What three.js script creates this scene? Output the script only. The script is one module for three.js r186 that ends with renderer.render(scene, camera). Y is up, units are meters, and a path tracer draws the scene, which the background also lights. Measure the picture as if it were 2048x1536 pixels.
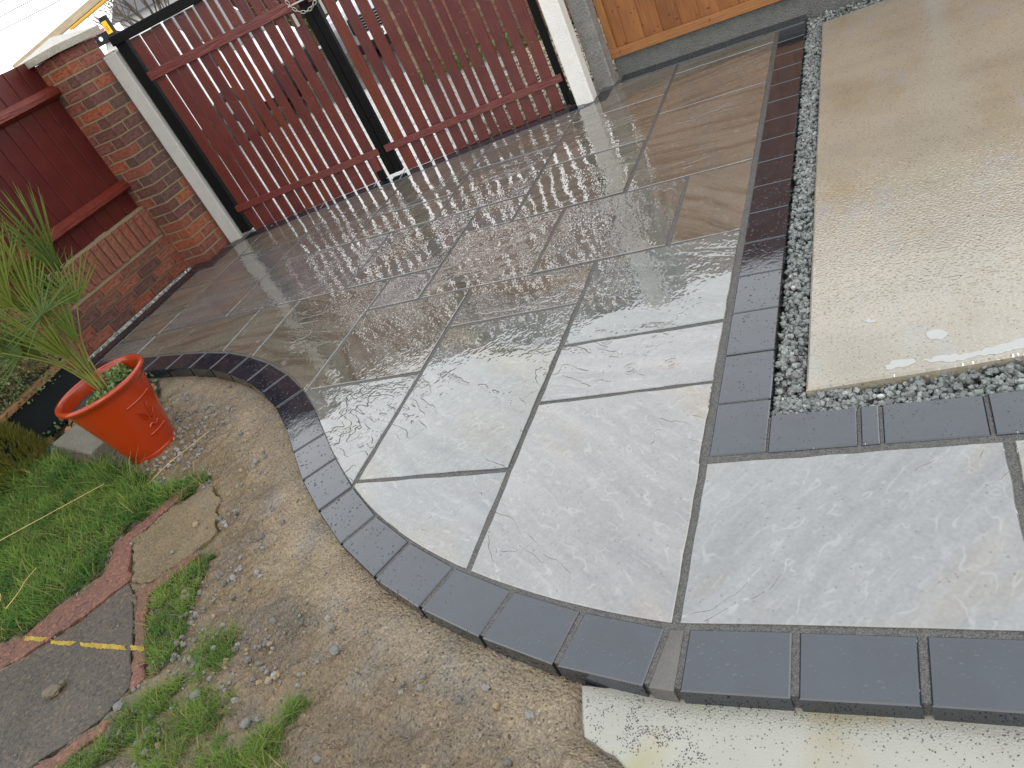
import * as THREE from 'three';
import { RoundedBoxGeometry } from 'three/addons/geometries/RoundedBoxGeometry.js';
import { mergeGeometries, toCreasedNormals, mergeVertices } from 'three/addons/utils/BufferGeometryUtils.js';

// ---------------------------------------------------------------- camera, sky, sun, exposure
const scene = new THREE.Scene();
const camera = new THREE.PerspectiveCamera(53.16, 4 / 3, 0.05, 400);
camera.position.set(0.5738, 1.4505, 1.4852);
camera.quaternion.setFromRotationMatrix(new THREE.Matrix4().makeBasis(
  new THREE.Vector3(0.868476, -0.395797, -0.298486), new THREE.Vector3(0.122016, 0.754258, -0.645142), new THREE.Vector3(0.48048, 0.52387, 0.703348)));
scene.add(camera);

const renderer = new THREE.WebGLRenderer({ antialias: true });
renderer.setSize(1024, 768);
renderer.toneMapping = THREE.LinearToneMapping;
renderer.toneMappingExposure = 0.92;
renderer.shadowMap.enabled = true;

// seeded random numbers and periodic noise
function rng(seed) { let s = seed >>> 0; return () => { s = (s + 0x6D2B79F5) >>> 0; let t = s; t = Math.imul(t ^ (t >>> 15), t | 1); t ^= t + Math.imul(t ^ (t >>> 7), t | 61); return ((t ^ (t >>> 14)) >>> 0) / 4294967296; }; }
const clamp = (x, a = 0, b = 1) => Math.min(b, Math.max(a, x));
const sstep = (a, b, x) => { const t = clamp((x - a) / (b - a)); return t * t * (3 - 2 * t); };
const lerp = (a, b, t) => a + (b - a) * t;
const GX = new Float32Array(256), GY = new Float32Array(256), VAL = new Float32Array(256);
const PERM = new Uint8Array(512);
{ const r = rng(7); for (let i = 0; i < 256; i++) { const a = r() * Math.PI * 2; GX[i] = Math.cos(a); GY[i] = Math.sin(a); VAL[i] = r(); PERM[i] = i; }
  for (let i = 255; i > 0; i--) { const j = Math.floor(r() * (i + 1)); const t = PERM[i]; PERM[i] = PERM[j]; PERM[j] = t; }
  for (let i = 0; i < 256; i++) PERM[i + 256] = PERM[i]; }
function gn(x, y, px = 256, py = px, seed = 0) {            // gradient noise of period px, py, about -0.7..0.7
  const xi = Math.floor(x), yi = Math.floor(y), fx = x - xi, fy = y - yi, q = seed * 37;
  let x0 = xi % px; if (x0 < 0) x0 += px; let y0 = yi % py; if (y0 < 0) y0 += py;
  let x1 = x0 + 1; if (x1 === px) x1 = 0; let y1 = y0 + 1; if (y1 === py) y1 = 0;
  const a = PERM[(x0 + q) & 255], b = PERM[(x1 + q) & 255], k00 = PERM[(a + y0) & 255], k10 = PERM[(b + y0) & 255], k01 = PERM[(a + y1) & 255], k11 = PERM[(b + y1) & 255];
  const u = fx * fx * fx * (fx * (fx * 6 - 15) + 10), v = fy * fy * fy * (fy * (fy * 6 - 15) + 10);
  const p = GX[k00] * fx + GY[k00] * fy, r = GX[k10] * (fx - 1) + GY[k10] * fy, s = GX[k01] * fx + GY[k01] * (fy - 1), t = GX[k11] * (fx - 1) + GY[k11] * (fy - 1);
  const l0 = p + (r - p) * u, l1 = s + (t - s) * u; return l0 + (l1 - l0) * v;
}
function fbm(u, v, fx, fy, oct, seed = 0, gain = 0.5) { let s = 0, a = 1, n = 0; for (let i = 0; i < oct; i++) { s += a * gn(u * fx, v * fy, fx, fy, seed + i); n += a; a *= gain; fx *= 2; fy *= 2; } return s / n * 1.4; }

{ // overcast sky: white and bright low down, a little bluer overhead, soft cloud bands all round
  const W = 512, H = 256, d = new Float32Array(W * H * 4);
  for (let j = 0; j < H; j++) for (let i = 0; i < W; i++) {
    const el = ((j + 0.5) / H - 0.5) * Math.PI, e = Math.max(0, Math.sin(el));
    const c = 1 + 0.10 * fbm(i / W, j / H, 8, 6, 4, 3) * sstep(0, 0.2, e);
    const b = sstep(0.25, 0.85, e);
    const L = c * lerp(2.65, 2.05, b);
    const o = (j * W + i) * 4;
    d[o] = L * lerp(1.0, 0.91, b); d[o + 1] = L * lerp(1.0, 0.970, b); d[o + 2] = L * lerp(1.0, 1.05, b); d[o + 3] = 1;
    if (el < -0.02) { d[o] = d[o + 1] = d[o + 2] = 0.5; }
  }
  const t = new THREE.DataTexture(d, W, H, THREE.RGBAFormat, THREE.FloatType);
  t.mapping = THREE.EquirectangularReflectionMapping; t.magFilter = t.minFilter = THREE.LinearFilter; t.needsUpdate = true;
  scene.background = t; scene.environment = t;
}
const sun = new THREE.DirectionalLight(0xfff4e6, 0.7);
sun.position.set(4.5, 9, 6.5); sun.target.position.set(-1, 0, -1); sun.castShadow = true; sun.shadow.radius = 28;
Object.assign(sun.shadow.camera, { left: -14, right: 14, top: 14, bottom: -14, near: 0.5, far: 50 });
sun.shadow.mapSize.set(2048, 2048);
scene.add(sun, sun.target);

// ---------------------------------------------------------------- naming and building helpers
const taken = {};
function numbered(n) { const k = taken[n] || 0; taken[n] = k + 1; return k ? `${n}_${String(k).padStart(3, '0')}` : n; }
function shadow(o) { o.castShadow = o.receiveShadow = true; return o; }
function tag(o, label, category, group) { o.userData.label = label; if (category) o.userData.category = category; if (group) o.userData.group = group; return o; }
function thing(name, label, category, [x, y, z] = [0, 0, 0], turn = 0, group) {
  const o = new THREE.Group(); o.name = numbered(name); o.position.set(x, y, z); o.rotation.y = turn; scene.add(o); return tag(o, label, category, group);
}
function single(name, geo, mat, label, category, group) { const o = shadow(new THREE.Mesh(geo, mat)); o.name = numbered(name); scene.add(o); return tag(o, label, category, group); }
function part(parent, name, geo, mat) { const o = shadow(new THREE.Mesh(geo, mat)); o.name = name; parent.add(o); return o; }
function structure(name, label, geo, mat) { const o = geo ? shadow(new THREE.Mesh(geo, mat)) : new THREE.Group(); o.name = numbered(name); o.userData.kind = 'structure'; o.userData.label = label; scene.add(o); return o; }
function stuffInst(name, geo, mat, list, label, category, parent = scene) {   // list of [Matrix4, Color]
  const o = new THREE.InstancedMesh(geo, mat, list.length); shadow(o); o.name = parent === scene ? numbered(name) : name; o.userData.kind = 'stuff';
  list.forEach(([m, c], i) => { o.setMatrixAt(i, m); if (c) o.setColorAt(i, c); });
  parent.add(o); if (label) tag(o, label, category); return o;
}
const lin = (r, g, b) => new THREE.Color().setRGB(r, g, b);
const M4 = (x, y, z, rx, ry, rz, sx, sy = sx, sz = sx) => new THREE.Matrix4().compose(new THREE.Vector3(x, y, z), new THREE.Quaternion().setFromEuler(new THREE.Euler(rx, ry, rz)), new THREE.Vector3(sx, sy, sz));
const box = (w, h, d, x = 0, y = 0, z = 0) => new THREE.BoxGeometry(w, h, d).translate(x, y, z);
const rbox = (w, h, d, r = 0.003, x = 0, y = 0, z = 0) => new RoundedBoxGeometry(w, h, d, 1, r).translate(x, y, z);
function uvBox(geo, s = 1, ox = 0, oy = 0, along = 'y') {    // box-projected uv in metres / s; "along" runs up the texture
  const g = geo.index ? geo.toNonIndexed() : geo; g.computeBoundingBox(); const p = g.attributes.position, uv = new Float32Array(p.count * 2), a = new THREE.Vector3(), b = new THREE.Vector3(), c = new THREE.Vector3();
  for (let i = 0; i < p.count; i += 3) {
    a.fromBufferAttribute(p, i); b.fromBufferAttribute(p, i + 1); c.fromBufferAttribute(p, i + 2);
    const n = b.clone().sub(a).cross(c.clone().sub(a)); const ax = Math.abs(n.x), ay = Math.abs(n.y), az = Math.abs(n.z);
    for (let k = 0; k < 3; k++) { const v = [a, b, c][k]; let U, V;
      if (ay >= ax && ay >= az) { U = v.x; V = v.z; } else if (ax >= az) { U = v.z; V = v.y; } else { U = v.x; V = v.y; }
      if (along === 'x') { const t = U; U = V; V = t; }
      uv[(i + k) * 2] = U / s + ox; uv[(i + k) * 2 + 1] = V / s + oy; }
  }
  g.setAttribute('uv', new THREE.BufferAttribute(uv, 2)); return g;
}
function uvPlan(geo, s, ox = 0, oy = 0, rot = 0) { const p = geo.attributes.position, uv = new Float32Array(p.count * 2), c = Math.cos(rot), n = Math.sin(rot); for (let i = 0; i < p.count; i++) { const x = p.getX(i), z = p.getZ(i) + p.getY(i) * 0.7; uv[i * 2] = (c * x - n * z) / s + ox; uv[i * 2 + 1] = (n * x + c * z) / s + oy; } geo.setAttribute('uv', new THREE.BufferAttribute(uv, 2)); return geo; }
function slabGeo(pts, top, thick, bevel = 0.003, wob = 0, seed = 1, step = 0.05) {     // a flat piece from a plan outline [[x,z]...]
  let q = pts;
  if (wob > 0) { const r = rng(seed); q = []; for (let i = 0; i < pts.length; i++) { const [x0, z0] = pts[i], [x1, z1] = pts[(i + 1) % pts.length], L = Math.hypot(x1 - x0, z1 - z0), n = Math.max(1, Math.round(L / step)), nx = (z1 - z0) / (L || 1), nz = -(x1 - x0) / (L || 1); for (let k = 0; k < n; k++) { const t = k / n, o = k ? (r() - 0.5) * 2 * wob : (r() - 0.5) * wob * 0.5; q.push([x0 + (x1 - x0) * t + nx * o, z0 + (z1 - z0) * t + nz * o]); } } }
  const sh = new THREE.Shape(q.map(([x, z]) => new THREE.Vector2(x, -z)));
  const g = new THREE.ExtrudeGeometry(sh, { depth: thick - bevel, bevelEnabled: bevel > 0, bevelSize: bevel, bevelOffset: -bevel, bevelThickness: bevel, bevelSegments: 1, curveSegments: 1 });
  g.rotateX(-Math.PI / 2).translate(0, top - thick, 0); return g;
}
function clipRect(poly, x0, x1, z0, z1) {
  const cut = (P, f, g) => { const o = []; for (let i = 0; i < P.length; i++) { const a = P[i], b = P[(i + 1) % P.length], ia = f(a) >= 0, ib = f(b) >= 0; if (ia) o.push(a); if (ia !== ib) { const t = f(a) / (f(a) - f(b)); o.push([a[0] + (b[0] - a[0]) * t, a[1] + (b[1] - a[1]) * t]); } } return o; };
  let P = poly; P = cut(P, p => p[0] - x0); P = cut(P, p => x1 - p[0]); P = cut(P, p => p[1] - z0); P = cut(P, p => z1 - p[1]);
  return P.filter((p, i) => { const n = P[(i + 1) % P.length]; return Math.hypot(p[0] - n[0], p[1] - n[1]) > 1e-4; });
}
function inPoly(P, x, z) { let c = false; for (let i = 0, j = P.length - 1; i < P.length; j = i++) { const [xi, zi] = P[i], [xj, zj] = P[j]; if ((zi > z) !== (zj > z) && x < (xj - xi) * (z - zi) / (zj - zi) + xi) c = !c; } return c; }
function distPoly(P, x, z, closed = true) { let m = 1e9; for (let i = 0; i < P.length - (closed ? 0 : 1); i++) { const [ax, az] = P[i], [bx, bz] = P[(i + 1) % P.length], dx = bx - ax, dz = bz - az, t = clamp(((x - ax) * dx + (z - az) * dz) / (dx * dx + dz * dz || 1)); m = Math.min(m, Math.hypot(x - ax - dx * t, z - az - dz * t)); } return m; }
function tube(pts, r0, r1 = r0, seg = 6, rad = 6) {          // a tapered tube through points
  const curve = new THREE.CatmullRomCurve3(pts.map(p => new THREE.Vector3(...p))), g = new THREE.TubeGeometry(curve, seg, 1, rad, false), p = g.attributes.position, n = g.attributes.normal;
  for (let i = 0; i < p.count; i++) { const t = Math.floor(i / (rad + 1)) / seg, r = lerp(r0, r1, t) - 1; p.setXYZ(i, p.getX(i) + n.getX(i) * r, p.getY(i) + n.getY(i) * r, p.getZ(i) + n.getZ(i) * r); }
  return g;
}
function rock(seed, detail = 1, jag = 0.28) { const g0 = new THREE.IcosahedronGeometry(1, detail); g0.deleteAttribute('uv'); g0.deleteAttribute('normal'); const g = mergeVertices(g0, 1e-4), r = rng(seed), p = g.attributes.position; for (let i = 0; i < p.count; i++) { const k = 1 + (r() - 0.5) * 2 * jag; p.setXYZ(i, p.getX(i) * k, p.getY(i) * k, p.getZ(i) * k); } const o = g.toNonIndexed(); o.computeVertexNormals(); o.setAttribute('uv', new THREE.BufferAttribute(new Float32Array(o.attributes.position.count * 2), 2)); return o; }

// ---------------------------------------------------------------- textures
const SL = new Float32Array(4097); for (let i = 0; i < 4097; i++) { const c = i / 4096; SL[i] = c <= 0.0031308 ? c * 12.92 : 1.055 * Math.pow(c, 1 / 2.4) - 0.055; }
const toS = c => SL[c <= 0 ? 0 : c >= 1 ? 4096 : (c * 4096) | 0];
function colorTex(n, fn, m = n) { const d = new Uint8Array(n * m * 4), o = [0, 0, 0]; for (let j = 0; j < m; j++) for (let i = 0; i < n; i++) { fn((i + 0.5) / n, (j + 0.5) / m, o); const k = (j * n + i) * 4; d[k] = toS(o[0]) * 255; d[k + 1] = toS(o[1]) * 255; d[k + 2] = toS(o[2]) * 255; d[k + 3] = 255; } const t = new THREE.DataTexture(d, n, m, THREE.RGBAFormat); t.colorSpace = THREE.SRGBColorSpace; return finish(t); }
function bumpTex(n, fn, m = n) { const d = new Float32Array(n * m * 4); for (let j = 0; j < m; j++) for (let i = 0; i < n; i++) { const h = fn((i + 0.5) / n, (j + 0.5) / m), k = (j * n + i) * 4; d[k] = d[k + 1] = d[k + 2] = h; d[k + 3] = 1; } const t = new THREE.DataTexture(d, n, m, THREE.RGBAFormat, THREE.FloatType); return finish(t); }
function finish(t) { t.wrapS = t.wrapT = THREE.RepeatWrapping; t.magFilter = t.minFilter = THREE.LinearFilter; t.needsUpdate = true; return t; }
const speck = (u, v, n, seed) => { const x = Math.floor(u * n), y = Math.floor(v * n); return VAL[PERM[(PERM[(x + seed * 17) & 255] + y + (x >> 8) * 31 + (y >> 8) * 57) & 255]]; };   // one random value per cell

function dots(u, v, n, seed, keep, rad) {                    // round grains: 0 outside, else the grain's own random value
  const x = u * n, y = v * n, xi = Math.floor(x), yi = Math.floor(y); let best = 0;
  for (let j = -1; j <= 1; j++) for (let i = -1; i <= 1; i++) { let cx = (xi + i) % n, cy = (yi + j) % n; if (cx < 0) cx += n; if (cy < 0) cy += n; const h = PERM[(PERM[(PERM[(cx + seed * 13) & 255] + (cx >> 8) * 7 + cy) & 255] + (cy >> 8) * 11) & 255], a = VAL[h]; if (a > keep) continue; const b = VAL[PERM[(h + 71) & 255]], c = VAL[PERM[(h + 133) & 255]], d = VAL[PERM[(h + 29) & 255]], R = rad * (0.45 + 0.9 * d), dx = xi + i + b - x, dy = yi + j + c - y; if (dx * dx + dy * dy < R * R) best = 0.001 + VAL[PERM[(h + 201) & 255]]; }
  return best;
}
// riven sandstone: terraced cleavage under a film of rain water, tile 2.4 m
const ringSpots = []; { const r = rng(91); for (let i = 0; i < 26; i++) ringSpots.push([r(), r(), 0.010 + r() * 0.012]); }
const RN = 1536, ringMap = new Float32Array(RN * RN);
for (const [a, b, R] of ringSpots) { const k = Math.ceil(R * RN), cx = Math.floor(a * RN), cy = Math.floor(b * RN); for (let j = -k; j <= k; j++) for (let i = -k; i <= k; i++) { const d = Math.hypot(i, j) / (R * RN); if (d < 1) ringMap[((cy + j + RN) % RN) * RN + (cx + i + RN) % RN] += 0.010 * Math.sin(d * 20) * (1 - d); } }
const rivenBump = bumpTex(RN, (u, v) => {                    // height in units of 10 mm
  const wx = 0.028 * fbm(u, v, 6, 6, 3, 11), wy = 0.028 * fbm(u, v, 6, 6, 3, 21), U = u + wx, V = v + wy;
  const base = fbm(U, V, 3, 8, 5, 1, 0.55), k = base * 7.0, f = Math.floor(k), t = k - f;
  let h = (f + sstep(0.86, 0.97, t) + 0.10 * t) / 7.0 * 0.55;   // cleavage planes with sharp risers of about half a millimetre
  h += 0.10 * fbm(U, V, 10, 30, 3, 5) + 0.018 * gn(u * 180, v * 180, 180);
  const w = 0.03 + 0.20 * fbm(u, v, 5, 5, 2, 44);               // rain water stands in the hollows
  const wetAt = h < w ? 1 : 0.6; let y = Math.max(h, w);
  const calm = 0.35 + 0.9 * sstep(-0.25, 0.35, fbm(u, v, 7, 7, 2, 77));
  y += wetAt * calm * (0.020 * gn(u * 75, v * 75, 75, 75, 8) + 0.013 * gn(u * 170, v * 170, 170, 170, 9) + 0.020 * gn(u * 30, v * 30, 30, 30, 6));
  y += 3 * ringMap[Math.floor(v * RN) * RN + Math.floor(u * RN)];
  return y * 0.5 + 0.5;
});
const chip = (u, v) => { const U = u + 0.028 * fbm(u, v, 6, 6, 3, 11), V = v + 0.028 * fbm(u, v, 6, 6, 3, 21), k = fbm(U, V, 3, 8, 5, 1, 0.55) * 7, t = k - Math.floor(k); return sstep(0.83, 0.90, t) * (1 - sstep(0.93, 0.985, t)) * sstep(-0.15, 0.25, gn(u * 40, v * 40, 40)); };   // paler stone along the broken edges of the cleavage planes
const stoneGrey = colorTex(1024, (u, v, o) => {
  const wu = u + 0.03 * fbm(u, v, 6, 6, 3, 2), wv = v + 0.012 * fbm(u, v, 9, 9, 3, 4), s = fbm(wu, wv, 4, 34, 5, 31, 0.6), m = fbm(u, v, 5, 5, 5, 33, 0.6), f = gn(u * 256, v * 256, 256) + 0.6 * gn(u * 90, v * 90, 90);
  let b = 0.70 + 0.13 * m + 0.34 * s + 0.17 * f + 0.32 * chip(u, v); const warm = 0.10 * sstep(0.0, 0.5, fbm(u, v, 4, 10, 4, 37));
  const fl = sstep(0.20, 0.5, fbm(wu * 1, wv, 30, 90, 3, 39)); b += 0.20 * fl;
  const d = dots(u, v, 400, 3, 0.012, 0.40); if (d) b *= 0.5;
  o[0] = b + warm; o[1] = b + 0.01; o[2] = b - warm * 1.3 + 0.03 * m;
});
const stoneBrown = colorTex(1024, (u, v, o) => {
  const wu = u + 0.03 * fbm(u, v, 4, 8, 3, 52), wv = v + 0.022 * fbm(u, v, 5, 5, 3, 53), s = fbm(wu, wv, 3, 40, 6, 55, 0.62), m = fbm(u, v, 5, 5, 5, 57, 0.6), f = gn(u * 256, v * 256, 256) + 0.5 * gn(u * 90, v * 90, 90);
  const d = sstep(-0.15, 0.45, s), b = 0.74 + 0.24 * m + 0.14 * f + 0.25 * chip(u, v); const dd = dots(u, v, 400, 5, 0.008, 0.4) ? 0.6 : 1;
  o[0] = dd * b * lerp(1.05, 0.66, d) + 0.02; o[1] = dd * b * lerp(1.03, 0.61, d); o[2] = dd * b * lerp(0.97, 0.53, d) - 0.01;
});
const sandBump = bumpTex(512, (u, v) => 0.5 + 0.3 * speck(u, v, 200, 2) * 0.6 + 0.35 * gn(u * 90, v * 90, 90) + 0.2 * gn(u * 30, v * 30, 30));
const jointCol = colorTex(512, (u, v, o) => { const s = speck(u, v, 230, 4), t = speck(u, v, 140, 6), b = 0.16 + 0.5 * Math.pow(s, 3) + 0.25 * t * t + 0.1 * gn(u * 20, v * 20, 20); o[0] = b * 1.02; o[1] = b; o[2] = b * 0.97; });
const dropSpots = []; { const r = rng(17); for (let i = 0; i < 420; i++) dropSpots.push([r(), r(), 0.0035 + 0.0075 * r() * r()]); }
const blockBump = (() => { const n = 1024, a = new Float32Array(n * n); for (const [cx, cy, R] of dropSpots) { const k = Math.ceil(R * n); for (let j = -k; j <= k; j++) for (let i = -k; i <= k; i++) { const d = Math.hypot(i, j) / (R * n); if (d < 1) { const x = ((Math.floor(cx * n) + i) % n + n) % n, y = ((Math.floor(cy * n) + j) % n + n) % n; a[y * n + x] = Math.max(a[y * n + x], (1 - d * d) * R * 40); } } }
  return bumpTex(n, (u, v) => 0.3 + a[Math.floor(v * n) * n + Math.floor(u * n)] + 0.05 * fbm(u, v, 30, 30, 4, 3) + 0.12 * fbm(u, v, 6, 6, 2, 5)); })();
const blockCol = colorTex(512, (u, v, o) => { const f = dots(u, v, 60, 3, 0.06, 0.22) ? 0.8 : 0, b = 0.60 + 0.30 * fbm(u, v, 5, 5, 5, 71) + 0.20 * gn(u * 120, v * 120, 120) + f; o[0] = b; o[1] = b; o[2] = b; });
// brushed concrete with exposed fines, tile 2 m
const concCol = colorTex(1536, (u, v, o) => {
  const m = fbm(u, v, 4, 4, 6, 81, 0.6), st = fbm(u, v, 3, 16, 4, 83), g = speck(u, v, 700, 5), p = fbm(u, v, 6, 3, 5, 86), e = fbm(u, v, 16, 5, 4, 89);
  let b = 0.66 + 0.15 * m + 0.05 * st + 0.14 * (g - 0.5) + 0.12 * gn(u * 250, v * 250, 250);
  let r = b * 1.06, gg = b * 0.97, bl = b * 0.80; const k = sstep(0.0, 0.5, p); r *= 1 - 0.10 * k; gg *= 1 - 0.12 * k; bl *= 1 - 0.17 * k;
  const gy = sstep(0.1, 0.5, e); r = lerp(r, b * 0.98, gy * 0.7); gg = lerp(gg, b * 0.97, gy * 0.7); bl = lerp(bl, b * 0.93, gy * 0.7);
  const ru = sstep(0.25, 0.55, fbm(u, v, 9, 9, 3, 88)); gg = lerp(gg, gg * 0.95, ru); bl = lerp(bl, bl * 0.88, ru);
  const d = dots(u, v, 330, 9, 0.10, 0.34); if (d) { if (d < 0.55) { r *= 0.45; gg *= 0.44; bl *= 0.46; } else if (d < 0.8) { r = r * 0.5 + 0.46; gg = gg * 0.5 + 0.42; bl = bl * 0.5 + 0.33; } else { r *= 1.02; gg *= 0.72; bl *= 0.58; } }
  o[0] = r; o[1] = gg; o[2] = bl;
});
const concBump = bumpTex(1024, (u, v) => 0.5 + 0.16 * fbm(u, v, 120, 30, 3, 6) + 0.22 * gn(u * 230, v * 230, 230, 230, 2) + 0.25 * fbm(u, v, 8, 8, 4, 4));
// sandy soil, tile 1.6 m
const soilCol = colorTex(1536, (u, v, o) => {
  const m = fbm(u, v, 5, 5, 6, 61, 0.62), s = speck(u, v, 620, 2), f = gn(u * 240, v * 240, 240), w = fbm(u, v, 9, 9, 4, 63), f2 = gn(u * 110, v * 110, 110, 110, 4);
  let b = 0.46 + 0.26 * m + 0.34 * (s - 0.45) + 0.22 * f + 0.16 * f2; let r = b * 1.10, g = b * 0.93, bl = b * 0.68;
  const gr = sstep(0.0, 0.4, w); r = lerp(r, b * 0.86, gr * 0.7); g = lerp(g, b * 0.84, gr * 0.7); bl = lerp(bl, b * 0.80, gr * 0.7);
  const d = dots(u, v, 260, 7, 0.16, 0.42); if (d) { if (d < 0.3) { r = 0.85; g = 0.74; bl = 0.52; } else if (d < 0.7) { r *= 0.42; g *= 0.42; bl *= 0.46; } else { r = 0.66; g = 0.63; bl = 0.58; } }
  o[0] = r; o[1] = g; o[2] = bl;
});
const soilBump = bumpTex(1024, (u, v) => 0.45 + 0.40 * fbm(u, v, 40, 40, 4, 3) + 0.35 * dots(u, v, 260, 7, 0.16, 0.42) + 0.25 * gn(u * 200, v * 200, 200));
const tarCol = colorTex(1024, (u, v, o) => { const s = speck(u, v, 420, 3), s2 = dots(u, v, 120, 8, 0.42, 0.44), m = fbm(u, v, 5, 5, 5, 13, 0.6); let b = 0.40 + 0.26 * m + 0.45 * (s - 0.45); let r = b, g = b * 0.94, bl = b * 0.85; if (s2 > 0.4) { r += 0.36 * s2; g += 0.28 * s2; bl += 0.16 * s2; } else if (s2) { r *= 0.6; g *= 0.6; bl *= 0.6; } o[0] = r; o[1] = g; o[2] = bl; });
// brick: dragged wavy face on the 0..1 of each brick
const brickBump = bumpTex(512, (u, v) => { const c = Math.abs(u - 0.5) * 2, wv = v * 4.5 + 1.2 * (1 - c * c) + 2.2 * fbm(u, v, 6, 3, 3, 5); const band = sstep(-0.1, 0.15, fbm(u, v, 3, 1, 2, 15) + 0.15); return 0.45 + band * 0.38 * Math.sin(wv * Math.PI * 2) * (0.5 + 0.5 * fbm(u, v, 10, 10, 2, 9)) + 0.22 * fbm(u, v, 24, 12, 3, 2) + 0.08 * gn(u * 120, v * 60, 120, 60); }, 256);
const brickCol = colorTex(512, (u, v, o) => { const m = fbm(u, v, 4, 3, 4, 41), f = gn(u * 90, v * 45, 90, 45), s = speck(u, v, 160, 3); const b = 0.72 + 0.28 * m + 0.16 * f + 0.12 * (s - 0.5); const w = s > 0.965 ? 0.25 : 0; o[0] = b + w; o[1] = b * lerp(0.9, 1.08, clamp(m + 0.5)) + w; o[2] = b * lerp(0.9, 1.12, clamp(m + 0.5)) + w; }, 256);
const mossCol = colorTex(512, (u, v, o) => { const m = fbm(u, v, 3, 5, 5, 42), st = sstep(0.05, 0.45, fbm(u, v, 8, 2, 4, 45)), s = speck(u, v, 160, 3); const b = 0.72 + 0.25 * m + 0.14 * (s - 0.5); o[0] = lerp(b, 0.62, st * 0.75); o[1] = lerp(b, 1.30, st * 0.7); o[2] = lerp(b, 0.55, st * 0.7); }, 256);
// timber: v runs with the grain; tile 0.6 m across u, 2.4 m along v
const knots = []; { const r = rng(29); for (let i = 0; i < 22; i++) knots.push([r(), r(), 0.010 + r() * 0.014]); }
const grainAt = (u, v) => { let x = u + 0.010 * fbm(u, v, 6, 3, 3, 2), k = 0; for (const [a, b, R] of knots) { let dx = u - a; dx -= Math.round(dx); if (dx > R * 4 || dx < -R * 4) continue; let dy = v - b; dy -= Math.round(dy); dy *= 4; const d = Math.hypot(dx, dy * 0.45); if (d < R * 4) { const t = Math.exp(-d * d / (R * R)); k = Math.max(k, t); x += 0.02 * t * Math.sign(dx); } } return [gn(x * 64, v * 4, 64, 4, 3) + 0.6 * gn(x * 140, v * 9, 140, 9, 5), k]; };
const woodBump = bumpTex(1024, (u, v) => { const [g, k] = grainAt(u, v); return 0.5 + 0.35 * g - 0.3 * k + 0.12 * gn(u * 250, v * 60, 250, 60); });
const timberCol = colorTex(1024, (u, v, o) => { const [g, k] = grainAt(u, v), m = fbm(u, v, 6, 3, 4, 66); const b = 0.78 + 0.20 * g + 0.18 * m; const dk = sstep(0.2, 0.8, k); o[0] = b * (1 - 0.55 * dk); o[1] = b * (0.95 + 0.08 * m) * (1 - 0.65 * dk); o[2] = b * 0.9 * (1 - 0.7 * dk); });
const paintCol = colorTex(1024, (u, v, o) => { const [g] = grainAt(u, v), m = fbm(u, v, 4, 4, 5, 67), sc = sstep(0.46, 0.62, fbm(u, v, 30, 4, 4, 69)); const b = 0.80 + 0.10 * g + 0.20 * m; o[0] = b; o[1] = b * (1 + 0.2 * sc + 0.25 * m); o[2] = b * (1 + 0.15 * sc); });
const roughBump = bumpTex(512, (u, v) => 0.5 + 0.4 * fbm(u, v, 36, 36, 3, 3) + 0.2 * (speck(u, v, 150, 5) - 0.5));
const aggCol = colorTex(512, (u, v, o) => { const s = speck(u, v, 130, 5), b = 0.55 + 0.35 * (s - 0.4) + 0.2 * fbm(u, v, 6, 6, 4, 7) + (s > 0.9 ? 0.2 : 0); o[0] = b; o[1] = b; o[2] = b * 0.97; });
const limeCol = colorTex(512, (u, v, o) => { const m = fbm(u, v, 5, 5, 5, 17), s = speck(u, v, 220, 5), b = 0.86 + 0.1 * m - (s > 0.988 ? 0.5 : 0); o[0] = b; o[1] = b * 0.99; o[2] = b * 0.96; });

// ---------------------------------------------------------------- materials
const phys = o => new THREE.MeshPhysicalMaterial({ side: THREE.DoubleSide, ...o });
const wet = { ior: 2.15, bumpMap: rivenBump, bumpScale: 0.036, roughness: 0.035 };
const slabMats = [[0.188, 0.186, 0.178, stoneGrey, 0.034], [0.204, 0.192, 0.180, stoneGrey, 0.038], [0.165, 0.168, 0.156, stoneGrey, 0.050], [0.168, 0.152, 0.130, stoneBrown, 0.046], [0.148, 0.134, 0.117, stoneGrey, 0.062], [0.142, 0.134, 0.112, stoneBrown, 0.058], [0.152, 0.140, 0.130, stoneGrey, 0.072]].map(([r, g, b, map, bumpScale]) => phys({ ...wet, color: lin(r, g, b), map, bumpScale }));
const blockMat = phys({ color: lin(0.017, 0.023, 0.033), map: blockCol, bumpMap: blockBump, bumpScale: 0.0024, roughness: 0.07, ior: 1.8 });
const blockGrey = phys({ color: lin(0.13, 0.12, 0.105), map: blockCol, bumpMap: blockBump, bumpScale: 0.0016, roughness: 0.3, ior: 1.5 });
const jointMat = phys({ color: lin(0.17, 0.165, 0.155), map: jointCol, bumpMap: sandBump, bumpScale: 0.002, roughness: 0.6, ior: 1.45 });
const concMat = phys({ color: lin(0.335, 0.325, 0.300), map: concCol, bumpMap: concBump, bumpScale: 0.0038, roughness: 0.12, ior: 1.8 });
const puddleSheenMat = phys({ color: lin(0.30, 0.302, 0.28), bumpMap: concBump, bumpScale: 0.001, roughness: 0.1, ior: 1.6 });  // pale base colour stands in for sky mirrored in standing water
const soilMat = phys({ color: lin(0.232, 0.208, 0.170), map: soilCol, bumpMap: soilBump, bumpScale: 0.010, roughness: 0.48, vertexColors: true, ior: 1.45 });
const mortarMat = phys({ color: lin(0.30, 0.25, 0.15), map: jointCol, bumpMap: sandBump, bumpScale: 0.002, roughness: 0.85 });

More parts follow.
